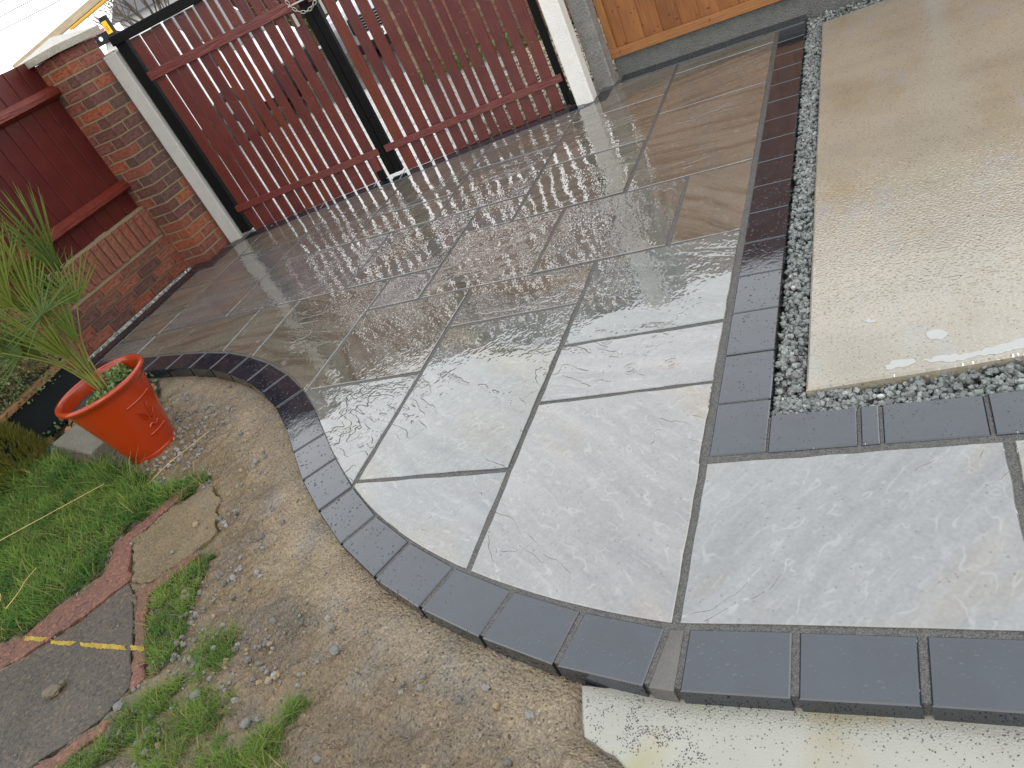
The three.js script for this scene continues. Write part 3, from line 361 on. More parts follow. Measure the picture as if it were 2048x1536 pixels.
{
  const r = rng(101), tuft = bladeGeo(Array.from({ length: 7 }, () => [r() * 6.283, 0.15 + r() * 0.7, 0.025 + r() * 0.06, 0.0022 + r() * 0.0022, 0.15 + r() * 0.5, (r() - 0.5) * 0.02, (r() - 0.5) * 0.02]));
  const L = [], c = new THREE.Color(); const add = (x, z, s, dry) => { const h = gn(x * 6, z * 6 + 2) + 0.6 * gn(x * 17, z * 17), k = clamp(0.5 + h + (r() - 0.5) * 0.7); c.setRGB(lerp(0.036, 0.140, k), lerp(0.105, 0.215, k), lerp(0.010, 0.030, k)); if (r() < dry) c.setRGB(0.26, 0.21, 0.075); L.push([M4(x, soilY(x, z) - 0.003, z, (r() - 0.5) * 0.5, r() * 6.283, (r() - 0.5) * 0.5, s, s * (0.75 + 0.5 * r()), s), c.clone()]); };
  for (let i = 0; i < 23000; i++) { const x = -4.5 + r() * 2.35, z = -0.45 + r() * 1.7; if (inPoly(lawnP, x, z)) { if (distPoly(lawnP, x, z) < 0.04 && r() < 0.45) continue; const bare = gn(x * 5 + 9, z * 5); if (bare > 0.42 && r() < 0.6) continue; add(x, z, 0.75 + 0.5 * r() + 0.45 * clamp(gn(x * 3, z * 3) * 2) + (z < -0.18 && x < -2.6 ? 0.55 : 0), 0.07); } }
  for (let i = 0; i < 5200; i++) { const x = -2.0 + r() * 0.5, z = 0.2 + r() * 1.2; if ((inPoly(patch1, x, z) && gn(x * 17, z * 17) > -0.22) || (inPoly(patch2, x, z) && gn(x * 16 + 4, z * 16) > -0.10)) add(x, z, 0.5 + 0.45 * r(), 0.13); }
  for (const [x, z, R] of clumps) for (let i = 0; i < R * 2300; i++) { const a = r() * 6.283, d = R * Math.pow(r(), 0.75) * (1.1 + 0.9 * gn(a * 1.5, x * 30)); if (gn((x + Math.cos(a) * d) * 30, (z + Math.sin(a) * d) * 30) < -0.18) continue; add(x + Math.cos(a) * d, z + Math.sin(a) * d, 0.45 + 0.4 * r(), 0.12); }
  stuffInst('lawn_grass', tuft, leafMat, L, 'rough green lawn grass and stray tufts around the old path', 'grass');
  // a few dry stems lying on the lawn
  const straw = phys({ color: lin(0.40, 0.29, 0.12), roughness: 0.7 });
  const stem = (pts, rad, label) => single('dry_stem', tube(pts, rad, rad * 0.5, 16, 5), straw, label, 'stem', 'dry stems on the grass');
  stem([[-3.32, 0.02, 0.30], [-2.98, 0.03, 0.08], [-2.72, 0.035, -0.10]], 0.0022, 'long straight straw lying across the lawn by the orange pot');
  stem([[-3.05, -0.005, 0.47], [-2.98, 0.012, 0.44], [-2.87, 0.01, 0.45], [-2.78, 0.005, 0.49], [-2.76, 0, 0.54]], 0.0022, 'crooked pale twig in the lawn above the yellow stripe');
  stem([[-2.70, -0.004, 0.53], [-2.68, 0.012, 0.46], [-2.70, 0.014, 0.41], [-2.69, 0.02, 0.35]], 0.002, 'short bent twig in the lawn beside red edging');
  stem([[-2.86, 0.002, 0.60], [-2.84, 0.004, 0.63], [-2.79, 0.006, 0.625], [-2.76, 0.008, 0.60]], 0.003, 'pale curled root in the lawn');
  stem([[-2.52, -0.03, -0.14], [-2.44, 0.0, -0.22], [-2.36, 0.01, -0.33], [-2.30, 0.02, -0.40]], 0.002, 'thin straw leaning over the rubble beside the orange pot');
  const ch = single('mortar_lump', new THREE.BufferGeometry(), phys({ color: lin(0.26, 0.25, 0.225), map: soilCol, roughness: 0.8, bumpMap: soilBump, bumpScale: 0.004 }), 'pale grey mortar lump lying on the dark path panel', 'lump');
  ch.geometry = mergeGeometries([rock(61, 2, 0.16).scale(0.034, 0.016, 0.020), rock(62, 1, 0.2).scale(0.013, 0.011, 0.011).translate(0.032, 0.0, -0.020)]); ch.position.set(-2.075, -0.034, 0.815); ch.rotation.y = 0.5;
  for (const [x, z, s, l] of [[-1.70, 0.835, 0.019, 'rough pale stone at the broken corner of red edging'], [-1.155, 0.835, 0.016, 'round grey stone beside a grass clump in the bare soil'], [-0.985, 0.60, 0.017, 'grey stone half sunk in the sandy soil by the edging'], [-1.42, 0.77, 0.02, 'flat grey stone among the tufts beside the rubble']]) { const o = single('loose_stone', rock(Math.round(70 + x * 10), 2, 0.13).scale(s, s * 0.7, s * 0.85), phys({ color: lin(0.12, 0.116, 0.106), roughness: 0.7, bumpMap: soilBump, bumpScale: 0.002 }), l, 'stone', 'stones on the soil'); o.position.set(x, (z > 0.82 && x < -1.6 ? -0.04 : soilY(x, z)) + s * 0.3, z); o.rotation.y = x * 7; }
}

// ---------------------------------------------------------------- brick pillar, low wall, red fence
const bk = (c, map = brickCol) => phys({ color: lin(...c), map, bumpMap: brickBump, bumpScale: 0.013, roughness: 0.5, ior: 1.4 });
const brickMats = [bk([0.31, 0.094, 0.054]), bk([0.27, 0.088, 0.057]), bk([0.38, 0.108, 0.048]), bk([0.175, 0.073, 0.052]), bk([0.15, 0.078, 0.058]), bk([0.25, 0.090, 0.064])];
const mossMats = [bk([0.31, 0.098, 0.060]), bk([0.27, 0.092, 0.060], mossCol), bk([0.29, 0.105, 0.066], mossCol)];
const oldMats = [bk([0.28, 0.078, 0.045]), bk([0.20, 0.075, 0.05]), bk([0.14, 0.065, 0.05]), bk([0.30, 0.10, 0.06]), bk([0.21, 0.085, 0.055], mossCol)];
const stretcher = rbox(0.215, 0.065, 0.1025, 0.004), stretcherS = rbox(0.1025, 0.065, 0.215, 0.004), half = rbox(0.1025, 0.065, 0.1025, 0.004), soldier = rbox(0.1025, 0.215, 0.065, 0.004);
{ const u = soldier.attributes.uv; for (let i = 0; i < u.count; i++) u.setXY(i, u.getY(i), u.getX(i)); }
const wallMortar = phys({ color: lin(0.225, 0.175, 0.105), map: limeCol, bumpMap: sandBump, bumpScale: 0.003, roughness: 0.85 });
{
  const r = rng(201), p = thing('brick_pillar', 'tall red brick gate pillar with a pale concrete pyramid cap', 'pillar', [-4.355, -0.02, -2.757]);
  part(p, 'mortar', uvBox(box(0.3215, 1.64, 0.3215, 0, 0.82, 0), 0.35), wallMortar);
  const a = 0.1637 - 0.05125, e = 0.1637 - 0.1075; let n = 0;
  for (let c = 0; c < 22; c++) { const y = 0.0375 + c * 0.075, m = c % 2 ? 1 : -1;
    for (const [g, x, z] of [[stretcher, -e * m, a], [stretcherS, a, e * m], [stretcher, e * m, -a], [stretcherS, -a, -e * m]]) { const b = part(p, n ? `brick_${String(n).padStart(3, '0')}` : 'brick', g, brickMats[Math.floor(r() * (c < 7 ? 4 : 6))]); n++; b.position.set(x + (r() - 0.5) * 0.003, y, z + (r() - 0.5) * 0.003); b.rotation.set((r() - 0.5) * 0.012 + (r() < 0.5 ? Math.PI : 0), (r() - 0.5) * 0.01, (r() - 0.5) * 0.008); } }
  // cap: slab with sloping top
  const w = 0.215, g = new THREE.BufferGeometry(), P = [[-w, 0, -w], [w, 0, -w], [w, 0, w], [-w, 0, w], [-w, 0.045, -w], [w, 0.045, -w], [w, 0.045, w], [-w, 0.045, w], [0, 0.105, 0]];
  const T = [[0, 1, 2], [0, 2, 3], [0, 4, 5], [0, 5, 1], [1, 5, 6], [1, 6, 2], [2, 6, 7], [2, 7, 3], [3, 7, 4], [3, 4, 0], [4, 8, 5], [5, 8, 6], [6, 8, 7], [7, 8, 4]]; g.setAttribute('position', new THREE.Float32BufferAttribute(T.flatMap(t => t.flatMap(i => P[i])), 3)); g.computeVertexNormals();
  part(p, 'cap', uvBox(g, 0.4), phys({ color: lin(0.40, 0.37, 0.30), map: aggCol, bumpMap: roughBump, bumpScale: 0.003, roughness: 0.35 })).position.y = 1.65;
}
{
  const r = rng(202), w = thing('low_brick_wall', 'low mossy brick wall with an upright soldier course on top', 'wall', [-4.42, -0.01, 0]);
  part(w, 'mortar', uvBox(mergeGeometries([box(0.20, 0.315, 3.9, -0.112, 0.155, -0.64), box(0.196, 0.245, 3.9, -0.112, 0.43, -0.64)]), 0.35), wallMortar);
  let n = 0; const nm = b => (n++ ? `brick_${String(n - 1).padStart(3, '0')}` : b);
  for (let c = 0; c < 4; c++) for (let k = -1; k < 17; k++) { const z = -2.52 + k * 0.225 + (c % 2 ? 0.1125 : 0); if (z < -2.7 || z > 1.2) continue; const b = part(w, nm('brick'), stretcherS, oldMats[Math.floor(r() * oldMats.length)]); b.position.set(-0.051 + (r() - 0.5) * 0.004, 0.0375 + c * 0.075, z); b.rotation.set((r() - 0.5) * 0.012, (r() - 0.5) * 0.012, (r() - 0.5) * 0.01); }
  for (let k = 0; k < 50; k++) { const b = part(w, nm('brick'), soldier, mossMats[Math.floor(r() * 3)]); b.position.set(-0.051 + (r() - 0.5) * 0.004, 0.428 + (r() - 0.5) * 0.006, -2.555 + k * 0.0752); b.rotation.set((r() - 0.5) * 0.012, (r() - 0.5) * 0.02, (r() - 0.5) * 0.012); }
  const capg = uvBox(rbox(0.19, 0.012, 3.9, 0.004, -0.13, 0.543, -0.64), 0.3); part(w, 'top_bedding', capg, mortarMat);
}
const paint = (c, s = 1) => phys({ color: lin(...c), map: paintCol, bumpMap: woodBump, bumpScale: 0.0035 * s, roughness: 0.32, ior: 1.5 });
const redDeep = [paint([0.078, 0.011, 0.009], 0.6), paint([0.068, 0.0095, 0.008], 0.6), paint([0.086, 0.012, 0.009], 0.6)], redRail = paint([0.13, 0.018, 0.009], 1.6);
{
  const r = rng(203), f = thing('red_fence_panel', 'dark red closeboard fence panel standing on the low brick wall', 'fence', [-4.475, 0.545, 0]);
  for (let k = 0; k < 27; k++) { const g = uvBox(rbox(0.012, 1.125 + (r() - 0.5) * 0.008, 0.135, 0.002), 0.6, r(), r()); const b = part(f, k ? `board_${String(k).padStart(3, '0')}` : 'board', g, redDeep[Math.floor(r() * 3)]); b.position.set(-0.004, 0.5625, -2.535 + k * 0.122); b.rotation.y = 0.085; }
  for (const [y, i] of [[0.175, 0], [0.90, 1]]) { const sh = new THREE.Shape([[0, -0.038], [0.022, -0.038], [0.062, -0.016], [0.062, 0.012], [0.02, 0.04], [0, 0.04]].map(p => new THREE.Vector2(...p))); const g = new THREE.ExtrudeGeometry(sh, { depth: 3.3, bevelEnabled: true, bevelSize: 0.004, bevelThickness: 0.004, bevelSegments: 1 }); g.translate(0.008, 0, -2.59); part(f, i ? 'rail_001' : 'rail', uvBox(g, 0.6, 0.2 * i, 0.3, 'x'), redRail).position.y = y; }
}

// ---------------------------------------------------------------- posts by the gate
const greyPost = phys({ color: lin(0.43, 0.425, 0.405), map: limeCol, bumpMap: concBump, bumpScale: 0.002, roughness: 0.5 });
const whitePost = phys({ color: lin(0.72, 0.715, 0.69), map: limeCol, bumpMap: roughBump, bumpScale: 0.0025, roughness: 0.55 });
const aggPost = phys({ color: lin(0.30, 0.295, 0.28), map: aggCol, bumpMap: roughBump, bumpScale: 0.004, roughness: 0.5 });
const gpos = (s, n, y = 0) => { const [x, z] = gate(s, n); return [x, y, z]; };
{ const p = thing('concrete_post', 'smooth pale grey concrete post between brick pillar and gate', 'post', gpos(-0.165, 0.0, -0.05), GT); part(p, 'shaft', uvBox(rbox(0.115, 1.54, 0.10, 0.008, 0, 0.77, 0), 0.5), greyPost); part(p, 'fixing_plate', rbox(0.07, 0.012, 0.09, 0.002, 0.0, 1.546, 0), phys({ color: lin(0.5, 0.46, 0.4), roughness: 0.4, metalness: 0.6 })); }
{ const p = thing('white_post', 'white painted concrete gate post with chipped corner', 'post', gpos(2.775, -0.005, -0.05), GT - 0.18); part(p, 'shaft', uvBox(rbox(0.122, 1.80, 0.12, 0.012, 0, 0.90, 0), 0.5), whitePost);
  const r = rng(9), L = []; for (let i = 0; i < 60; i++) { const t = r(); L.push(rock(i + 5, 0).scale(0.006 + r() * 0.006, 0.008 + r() * 0.012, 0.005).translate(-0.063 + (r() - 0.5) * 0.006, 0.05 + t * t * 0.30, 0.03 - r() * 0.07)); } part(p, 'broken_render', mergeGeometries(L), phys({ color: lin(0.30, 0.23, 0.12), roughness: 0.9 })).userData.kind = 'stuff'; }
function fencePost(x, z, label) { const p = thing('fence_post', label, 'post', [x, -0.05, z], 0, 'concrete fence posts'); part(p, 'shaft', uvBox(rbox(0.10, 1.80, 0.10, 0.008, 0, 0.90, 0), 0.4), aggPost); return p; }
{ const p = fencePost(-1.118, -3.69, 'rough grey aggregate concrete fence post beside the white post'); p.rotation.y = -0.12; p.scale.set(1.3, 1, 1); }
fencePost(0.83, -3.80, 'grey concrete fence post between the two timber panels'); fencePost(2.76, -3.83, 'grey concrete fence post at the end of the timber panels');
const timb = c => phys({ color: lin(...c), map: timberCol, bumpMap: woodBump, bumpScale: 0.002, roughness: 0.5, ior: 1.45 });
const timberMats = [timb([0.26, 0.100, 0.027]), timb([0.205, 0.077, 0.021]), timb([0.285, 0.115, 0.033])], timberRail = timb([0.30, 0.132, 0.040]);
function timberPanel(x0, x1, z, label, seed) {
  const r = rng(seed), f = thing('timber_fence_panel', label, 'fence', [x0, 0.13, z], 0, 'timber fence panels'), L = x1 - x0, n = Math.round(L / 0.118);
  for (let k = 0; k < n; k++) { const b = part(f, k ? `board_${String(k).padStart(3, '0')}` : 'board', uvBox(rbox(0.13, 1.50, 0.013, 0.002), 0.6, r(), r()), timberMats[Math.floor(r() * 3)]); b.position.set(0.06 + k * L / n, 0.755, -0.018); b.rotation.y = -0.075; }
  for (const y of [0.03, 1.45]) part(f, y > 1 ? 'rail_001' : 'rail', uvBox(rbox(L, 0.058, 0.028, 0.004, L / 2, y, 0.012), 0.6, 0.1, 0.2, 'x'), timberRail);
  part(f, 'rail_002', uvBox(rbox(0.05, 1.40, 0.02, 0.003, 0.027, 0.74, 0.008), 0.6), timberRail);
  part(f, 'rail_003', uvBox(rbox(0.05, 1.40, 0.02, 0.003, L - 0.027, 0.74, 0.008), 0.6), timberRail);
}
timberPanel(-1.050, 0.775, -3.755, 'orange brown timber fence panel next to the concrete post', 301); timberPanel(0.885, 2.70, -3.79, 'orange brown timber fence panel beyond the concrete base', 302);
const boardMat = phys({ color: lin(0.155, 0.155, 0.145), map: aggCol, bumpMap: roughBump, bumpScale: 0.006, roughness: 0.5 });
for (const [a, b, z, l] of [[-1.05, 0.775, -3.79, 'dark rough concrete gravel board under the first timber panel'], [0.885, 2.7, -3.82, 'dark rough concrete gravel board under the second timber panel']]) single('gravel_board', uvBox(rbox(b - a, 0.19, 0.05, 0.006, (a + b) / 2, 0.04, z), 0.4), boardMat, l, 'gravel board', 'gravel boards under the fence');

// ---------------------------------------------------------------- the pair of slatted gates
const slatMats = [paint([0.110, 0.021, 0.016]), paint([0.096, 0.018, 0.015]), paint([0.116, 0.021, 0.014]), paint([0.130, 0.024, 0.011])], gateRail = paint([0.138, 0.027, 0.021]);
const blackMat = phys({ color: lin(0.005, 0.005, 0.0055), bumpMap: roughBump, bumpScale: 0.0012, roughness: 0.45, specularIntensity: 0.2 });
const steel = phys({ color: lin(0.42, 0.41, 0.37), roughness: 0.42, metalness: 0.75 });
function gateLeaf(label, s0, edges, a, b, seed, stiles) {
  const r = rng(seed), g = thing('gate_leaf', label, 'gate', gpos(s0, 0, 0), GT); const X0 = s => s - s0;
  edges.forEach(([l, h], k) => { const w = h - l, low = 0.002, top = 1.515 + (r() - 0.5) * 0.01, o = part(g, k ? `slat_${String(k).padStart(3, '0')}` : 'slat', uvBox(rbox(w, top - low, 0.018, 0.003), 0.6, r(), r()), slatMats[Math.floor(r() * 3.3)]); o.position.set(X0((l + h) / 2), low + (top - low) / 2, -0.010 + (r() - 0.5) * 0.003); o.rotation.z = (r() - 0.5) * 0.004; });
  part(g, 'rail', uvBox(rbox(b - a, 0.050, 0.022, 0.003, X0((a + b) / 2), 0.205, 0.012), 0.6, r(), r(), 'x'), gateRail);
  part(g, 'rail_001', uvBox(rbox(b - a - 0.02, 0.062, 0.022, 0.003, X0((a + b) / 2), 1.262, 0.012), 0.6, r(), r(), 'x'), gateRail);
  stiles.forEach(([l, h, n, d], k) => part(g, k ? `frame_stile_${String(k).padStart(3, '0')}` : 'frame_stile', rbox(h - l, 1.545, d, 0.004, X0((l + h) / 2), 0.79, n), blackMat));
  const l = Math.min(...stiles.map(q => q[0])), h = Math.max(...stiles.map(q => q[1])); part(g, 'top_bar', rbox(h - l, 0.062, 0.055, 0.004, X0((l + h) / 2), 1.548, 0.02), blackMat);
  const nails = []; for (const [l2, h2] of edges) for (const y of [0.205, 1.262]) nails.push(new THREE.SphereGeometry(0.004, 6, 4).scale(1, 1, 0.4).translate(X0((l2 + h2) / 2) + (r() - 0.5) * 0.02, y + (r() - 0.5) * 0.015, 0.0235)); part(g, 'nail_heads', mergeGeometries(nails), phys({ color: lin(0.07, 0.02, 0.016), roughness: 0.4 })).userData.kind = 'stuff';
  return [g, X0];
}
const gapsL = [[-0.008, 0.006], [0.091, 0.107], [0.198, 0.207], [0.285, 0.307], [0.382, 0.405], [0.483, 0.501], [0.557, 0.577], [0.658, 0.681], [0.728, 0.752], [0.825, 0.848], [0.925, 0.948], [1.023, 1.043], [1.119, 1.145], [1.224, 1.251]];
const gapsR = [[1.363, 1.403], [1.482, 1.508], [1.583, 1.607], [1.686, 1.709], [1.782, 1.807], [1.883, 1.904], [1.956, 1.979], [2.057, 2.08], [2.131, 2.151], [2.228, 2.25], [2.326, 2.347], [2.42, 2.444], [2.516, 2.54], [2.616, 2.637]];
const slatEdges = G => G.slice(1).map((q, i) => [G[i][1], q[0]]);
{ const [g, X0] = gateLeaf('red slatted gate leaf hung beside the brick pillar', -0.1, slatEdges(gapsL), -0.02, 1.268, 401, [[-0.098, -0.010, -0.01, 0.06], [1.251, 1.304, -0.02, 0.05]]);
  part(g, 'bolt_block', uvBox(rbox(0.055, 0.17, 0.03, 0.004, X0(1.200), 0.105, 0.018), 0.6, 0.3, 0.4), gateRail); part(g, 'foot_block', rbox(0.05, 0.075, 0.035, 0.006, X0(1.205), 0.045, 0.021), blackMat);
  part(g, 'latch_plate', rbox(0.024, 0.085, 0.012, 0.003, X0(1.185), 1.175, 0.008), steel); part(g, 'latch_bar', rbox(0.14, 0.012, 0.012, 0.003, X0(1.26), 1.262, 0.030), steel); }
{ const [g, X0] = gateLeaf('red slatted gate leaf hung beside the white post', 1.305, slatEdges(gapsR), 1.322, 2.676, 402, [[1.308, 1.363, -0.02, 0.05], [2.637, 2.684, -0.02, 0.05]]);
  part(g, 'bolt_block', uvBox(rbox(0.05, 0.19, 0.03, 0.004, X0(1.435), 0.105, -0.036), 0.6, 0.3, 0.4), slatMats[1]); part(g, 'bottom_hinge', rbox(0.05, 0.085, 0.06, 0.008, X0(2.69), 0.055, 0.0), blackMat);
  part(g, 'latch_plate', rbox(0.020, 0.09, 0.012, 0.003, X0(1.40), 1.175, 0.008), steel); }
{ const c = thing('gate_chain', 'galvanised steel chain looped around the meeting gate frames', 'chain', gpos(1.26, 0.045, 1.20), GT); const pts = [[-0.055, 0.085, -0.01], [-0.045, 0.06, 0], [-0.03, 0.035, 0], [-0.008, 0.012, 0], [0.016, 0.0, 0], [0.042, -0.006, 0], [0.068, -0.002, 0], [0.092, 0.006, 0], [0.112, 0.018, -0.01]];
  pts.forEach((p, i) => { const q = pts[Math.min(i + 1, pts.length - 1)], o = pts[Math.max(i - 1, 0)], a = Math.atan2(q[1] - o[1], q[0] - o[0]); const l = part(c, i ? `link_${String(i).padStart(3, '0')}` : 'link', new THREE.TorusGeometry(0.0095, 0.0026, 6, 14).scale(1.7, 1, 1), steel); l.position.set(...p); l.rotation.set(i % 2 ? 1.2 : 0.1, 0, a, 'ZYX'); }); }

// ---------------------------------------------------------------- orange pot, palm and weeds
const PC = [-2.784, -0.436], PY = -0.065;
const potMat = phys({ color: lin(0.275, 0.026, 0.004), roughness: 0.20, ior: 1.5, bumpMap: blockBump, bumpScale: 0.0004 });
const potR = y => y < 0.03 ? 0.124 : lerp(0.120, 0.192, (y - 0.03) / 0.335);
{
  const pot = thing('plant_pot', 'glossy orange tapered plant pot with embossed leaf emblem', 'pot', [PC[0], PY, PC[1]]);
  const pr = [[0, 0.005], [0.116, 0], [0.124, 0.006], [0.1245, 0.026], [0.1205, 0.031], [0.1215, 0.036], [0.1235, 0.047], [potR(0.36), 0.36], [0.1945, 0.372], [0.206, 0.388], [0.2195, 0.398], [0.2225, 0.408], [0.219, 0.4175], [0.208, 0.4195], [0.199, 0.415], [0.194, 0.400], [0.188, 0.36], [0.176, 0.30]];
  part(pot, 'body', new THREE.LatheGeometry(pr.map(p => new THREE.Vector2(...p)), 72), potMat);
  const soil = new THREE.CircleGeometry(0.192, 48, 0, Math.PI * 2).rotateX(-Math.PI / 2); const ring = new THREE.RingGeometry(0.001, 0.190, 60, 26).rotateX(-Math.PI / 2), p = ring.attributes.position; for (let i = 0; i < p.count; i++) p.setY(i, 0.352 + 0.016 * gn(p.getX(i) * 30, p.getZ(i) * 30) + 0.010 * gn(p.getX(i) * 90, p.getZ(i) * 90) + 0.01 * (1 - Math.hypot(p.getX(i), p.getZ(i)) / 0.19)); ring.computeVertexNormals(); uvPlan(ring, 0.5); soil.dispose();
  part(pot, 'potting_soil', ring, phys({ color: lin(0.055, 0.045, 0.036), map: soilCol, bumpMap: soilBump, bumpScale: 0.006, roughness: 0.9 }));
  const cam = Math.atan2(camera.position.z - PC[1], camera.position.x - PC[0]), th = cam - 0.50;   // the emblem looks a little past the camera
  const on = (a, y, o = 0.002) => { const r = potR(y) + o, t = th - a; return [Math.cos(t) * r, y, Math.sin(t) * r]; };
  const arc = (y, w) => tube(Array.from({ length: 9 }, (_, k) => on(lerp(-w, w, k / 8), y, 0.0015)), 0.0046, 0.0046, 24, 8);
  part(pot, 'embossed_bar', arc(0.300, 0.42), potMat); part(pot, 'embossed_bar_001', arc(0.120, 0.36), potMat);
  const leaf = (P, r) => tube(P.map(([a, y]) => on(a, y, 0.002)), r * 1.35, r * 0.6, 12, 6); const strokes = [];
  strokes.push(leaf([[0.02, 0.145], [-0.04, 0.19], [-0.14, 0.235], [-0.28, 0.255]], 0.005), leaf([[0.02, 0.145], [0.05, 0.20], [0.06, 0.265]], 0.005), leaf([[0.02, 0.145], [0.12, 0.19], [0.22, 0.225]], 0.005), leaf([[0.0, 0.15], [-0.10, 0.165], [-0.22, 0.155]], 0.007), leaf([[0.04, 0.15], [0.14, 0.158], [0.22, 0.15]], 0.006));
  for (let k = 0; k < 6; k++) { const a = -0.06 - k * 0.038, y = 0.195 + k * 0.009; strokes.push(leaf([[a, y], [a - 0.03, y - 0.028]], 0.003)); } for (let k = 0; k < 4; k++) strokes.push(leaf([[0.052 + k * 0.01, 0.205 + k * 0.016], [0.095 + k * 0.012, 0.222 + k * 0.014]], 0.003)); strokes.push(leaf([[-0.05, 0.152], [-0.12, 0.180], [-0.20, 0.185]], 0.004));
  part(pot, 'embossed_emblem', mergeGeometries(strokes), potMat);
}
const leafBlade = (len, w, fold, droop, n = 6) => { // a folded strap leaf along +y from the origin, facing +z
  const pos = [], idx = []; for (let k = 0; k <= n; k++) { const t = k / n, ww = w * (0.45 + 0.55 * Math.sin(Math.min(1, t * 2.2) * Math.PI / 2)) * (1 - Math.pow(t, 2.2)) * 0.5 + 0.0004, y = len * t * (1 - 0.12 * droop * t), z = -len * droop * 0.35 * t * t; pos.push(-ww, y, z + ww * fold, 0, y, z, ww, y, z + ww * fold); if (k < n) for (const c of [0, 1]) { const a = k * 3 + c; idx.push(a, a + 1, a + 3, a + 1, a + 4, a + 3); } }
  const g = new THREE.BufferGeometry(); g.setAttribute('position', new THREE.Float32BufferAttribute(pos, 3)); g.setIndex(idx); g.computeVertexNormals(); g.setAttribute('uv', new THREE.BufferAttribute(new Float32Array(pos.length / 3 * 2), 2)); return g; };
{
  const r = rng(501), palm = thing('fan_palm', 'green fan palm with narrow pleated leaves growing in orange pot', 'palm', [PC[0], 0.29, PC[1]]);
  const greens = [phys({ color: lin(0.105, 0.150, 0.022), roughness: 0.6, specularIntensity: 0.4, transmission: 0.3, thickness: 0 }), phys({ color: lin(0.135, 0.170, 0.024), roughness: 0.6, specularIntensity: 0.4, transmission: 0.35, thickness: 0 }), phys({ color: lin(0.062, 0.100, 0.020), roughness: 0.6, specularIntensity: 0.4, transmission: 0.25, thickness: 0 })];
  const stalk = phys({ color: lin(0.135, 0.145, 0.028), roughness: 0.45 });
  const right = new THREE.Vector3(0.497, 0, -0.868), toCam = new THREE.Vector3(0.868, 0, 0.497);
  // hub offset along right, up from the pot soil, towards camera; fan roll, facing tilt, leaflet length, spread, count, green
  const fronds = [[0.155, 0.415, 0.02, 0.10, 0.05, 0.26, 1.05, 17, 0], [0.02, 0.465, 0.10, -0.25, -0.75, 0.24, 2.0, 18, 2], [0.0, 0.47, 0.02, 0.10, 0.1, 0.40, 0.75, 22, 1], [0.205, 0.60, -0.04, 0.10, 0.2, 0.36, 0.42, 14, 0], [0.19, 0.55, -0.02, 0.0, 0.3, 0.40, 0.35, 10, 2], [-0.02, 0.62, 0.03, -0.05, -0.1, 0.36, 0.95, 22, 1], [-0.14, 0.37, 0.05, -0.9, -0.4, 0.26, 1.2, 16, 2], [-0.10, 0.66, -0.05, -0.3, 0.2, 0.40, 0.9, 20, 0], [0.09, 0.50, -0.10, 0.75, 0.5, 0.24, 1.0, 14, 2], [-0.05, 0.55, 0.08, -0.35, 0.15, 0.36, 0.9, 20, 1], [-0.22, 0.52, 0.0, -0.7, 0.0, 0.34, 1.2, 18, 1], [-0.16, 0.60, 0.06, -0.55, -0.2, 0.34, 1.0, 18, 0], [0.06, 0.56, -0.05, 0.25, 0.1, 0.32, 0.8, 18, 1], [-0.02, 0.24, 0.06, -0.12, 0.15, 0.42, 0.42, 20, 1], [-0.10, 0.30, 0.0, -0.38, 0.1, 0.36, 0.55, 20, 0], [0.05, 0.27, 0.03, 0.12, 0.1, 0.36, 0.35, 14, 0], [-0.20, 0.42, 0.08, -0.6, 0.1, 0.30, 0.9, 18, 1]];
  fronds.forEach(([a, b, c, roll, tilt, len, spread, n, gi], k) => {
    const hub = right.clone().multiplyScalar(a).add(new THREE.Vector3(0, b, 0)).addScaledVector(toCam, c), L = [];
    const base = new THREE.Quaternion().setFromRotationMatrix(new THREE.Matrix4().makeBasis(right, new THREE.Vector3(0, 1, 0), toCam)).multiply(new THREE.Quaternion().setFromEuler(new THREE.Euler(tilt, 0, -roll, 'ZYX')));
    for (let i = 0; i < n; i++) { const t = (i + 0.5) / n * 2 - 1, ang = t * spread + (r() - 0.5) * 0.06, l = len * (0.82 + 0.18 * Math.cos(t * 1.4)) * (0.92 + 0.16 * r()); const g = leafBlade(l, 0.0078, 0.7, 0.15 + r() * 0.55, 6); g.applyQuaternion(new THREE.Quaternion().setFromEuler(new THREE.Euler((r() - 0.5) * 0.25, (r() - 0.5) * 0.5, -ang, 'ZYX'))); L.push(g); }
    // webbed heart of the fan
    for (let i = 0; i < 9; i++) { const t = (i + 0.5) / 9 * 2 - 1; L.push(leafBlade(len * 0.30, 0.015, 0.6, 0.1, 3).applyQuaternion(new THREE.Quaternion().setFromEuler(new THREE.Euler(0, 0, -t * spread * 0.9, 'ZYX')))); }
    const f = part(palm, k ? `frond_${String(k).padStart(3, '0')}` : 'frond', mergeGeometries(L).applyQuaternion(base), greens[gi]); f.position.copy(hub);
    const s = [right.clone().multiplyScalar((r() - 0.5) * 0.03).addScaledVector(toCam, (r() - 0.5) * 0.03), right.clone().multiplyScalar(a * 0.35).add(new THREE.Vector3(0, b * 0.55, 0)).addScaledVector(toCam, c * 0.3), hub.clone()].map(v => v.sub(hub).toArray());
    part(f, 'petiole', tube(s, 0.0052, 0.0028, 12, 6), stalk);
  });
  const heart = []; for (let i = 0; i < 16; i++) { const a = r() * 6.28, l = 0.05 + r() * 0.05; heart.push(leafBlade(l, 0.02, 0.6, 0.6, 3).applyQuaternion(new THREE.Quaternion().setFromEuler(new THREE.Euler(0.5 + r() * 0.5, a, 0, 'YXZ')))); } part(palm, 'leaf_base', mergeGeometries(heart), phys({ color: lin(0.11, 0.075, 0.035), roughness: 0.8 }));
}
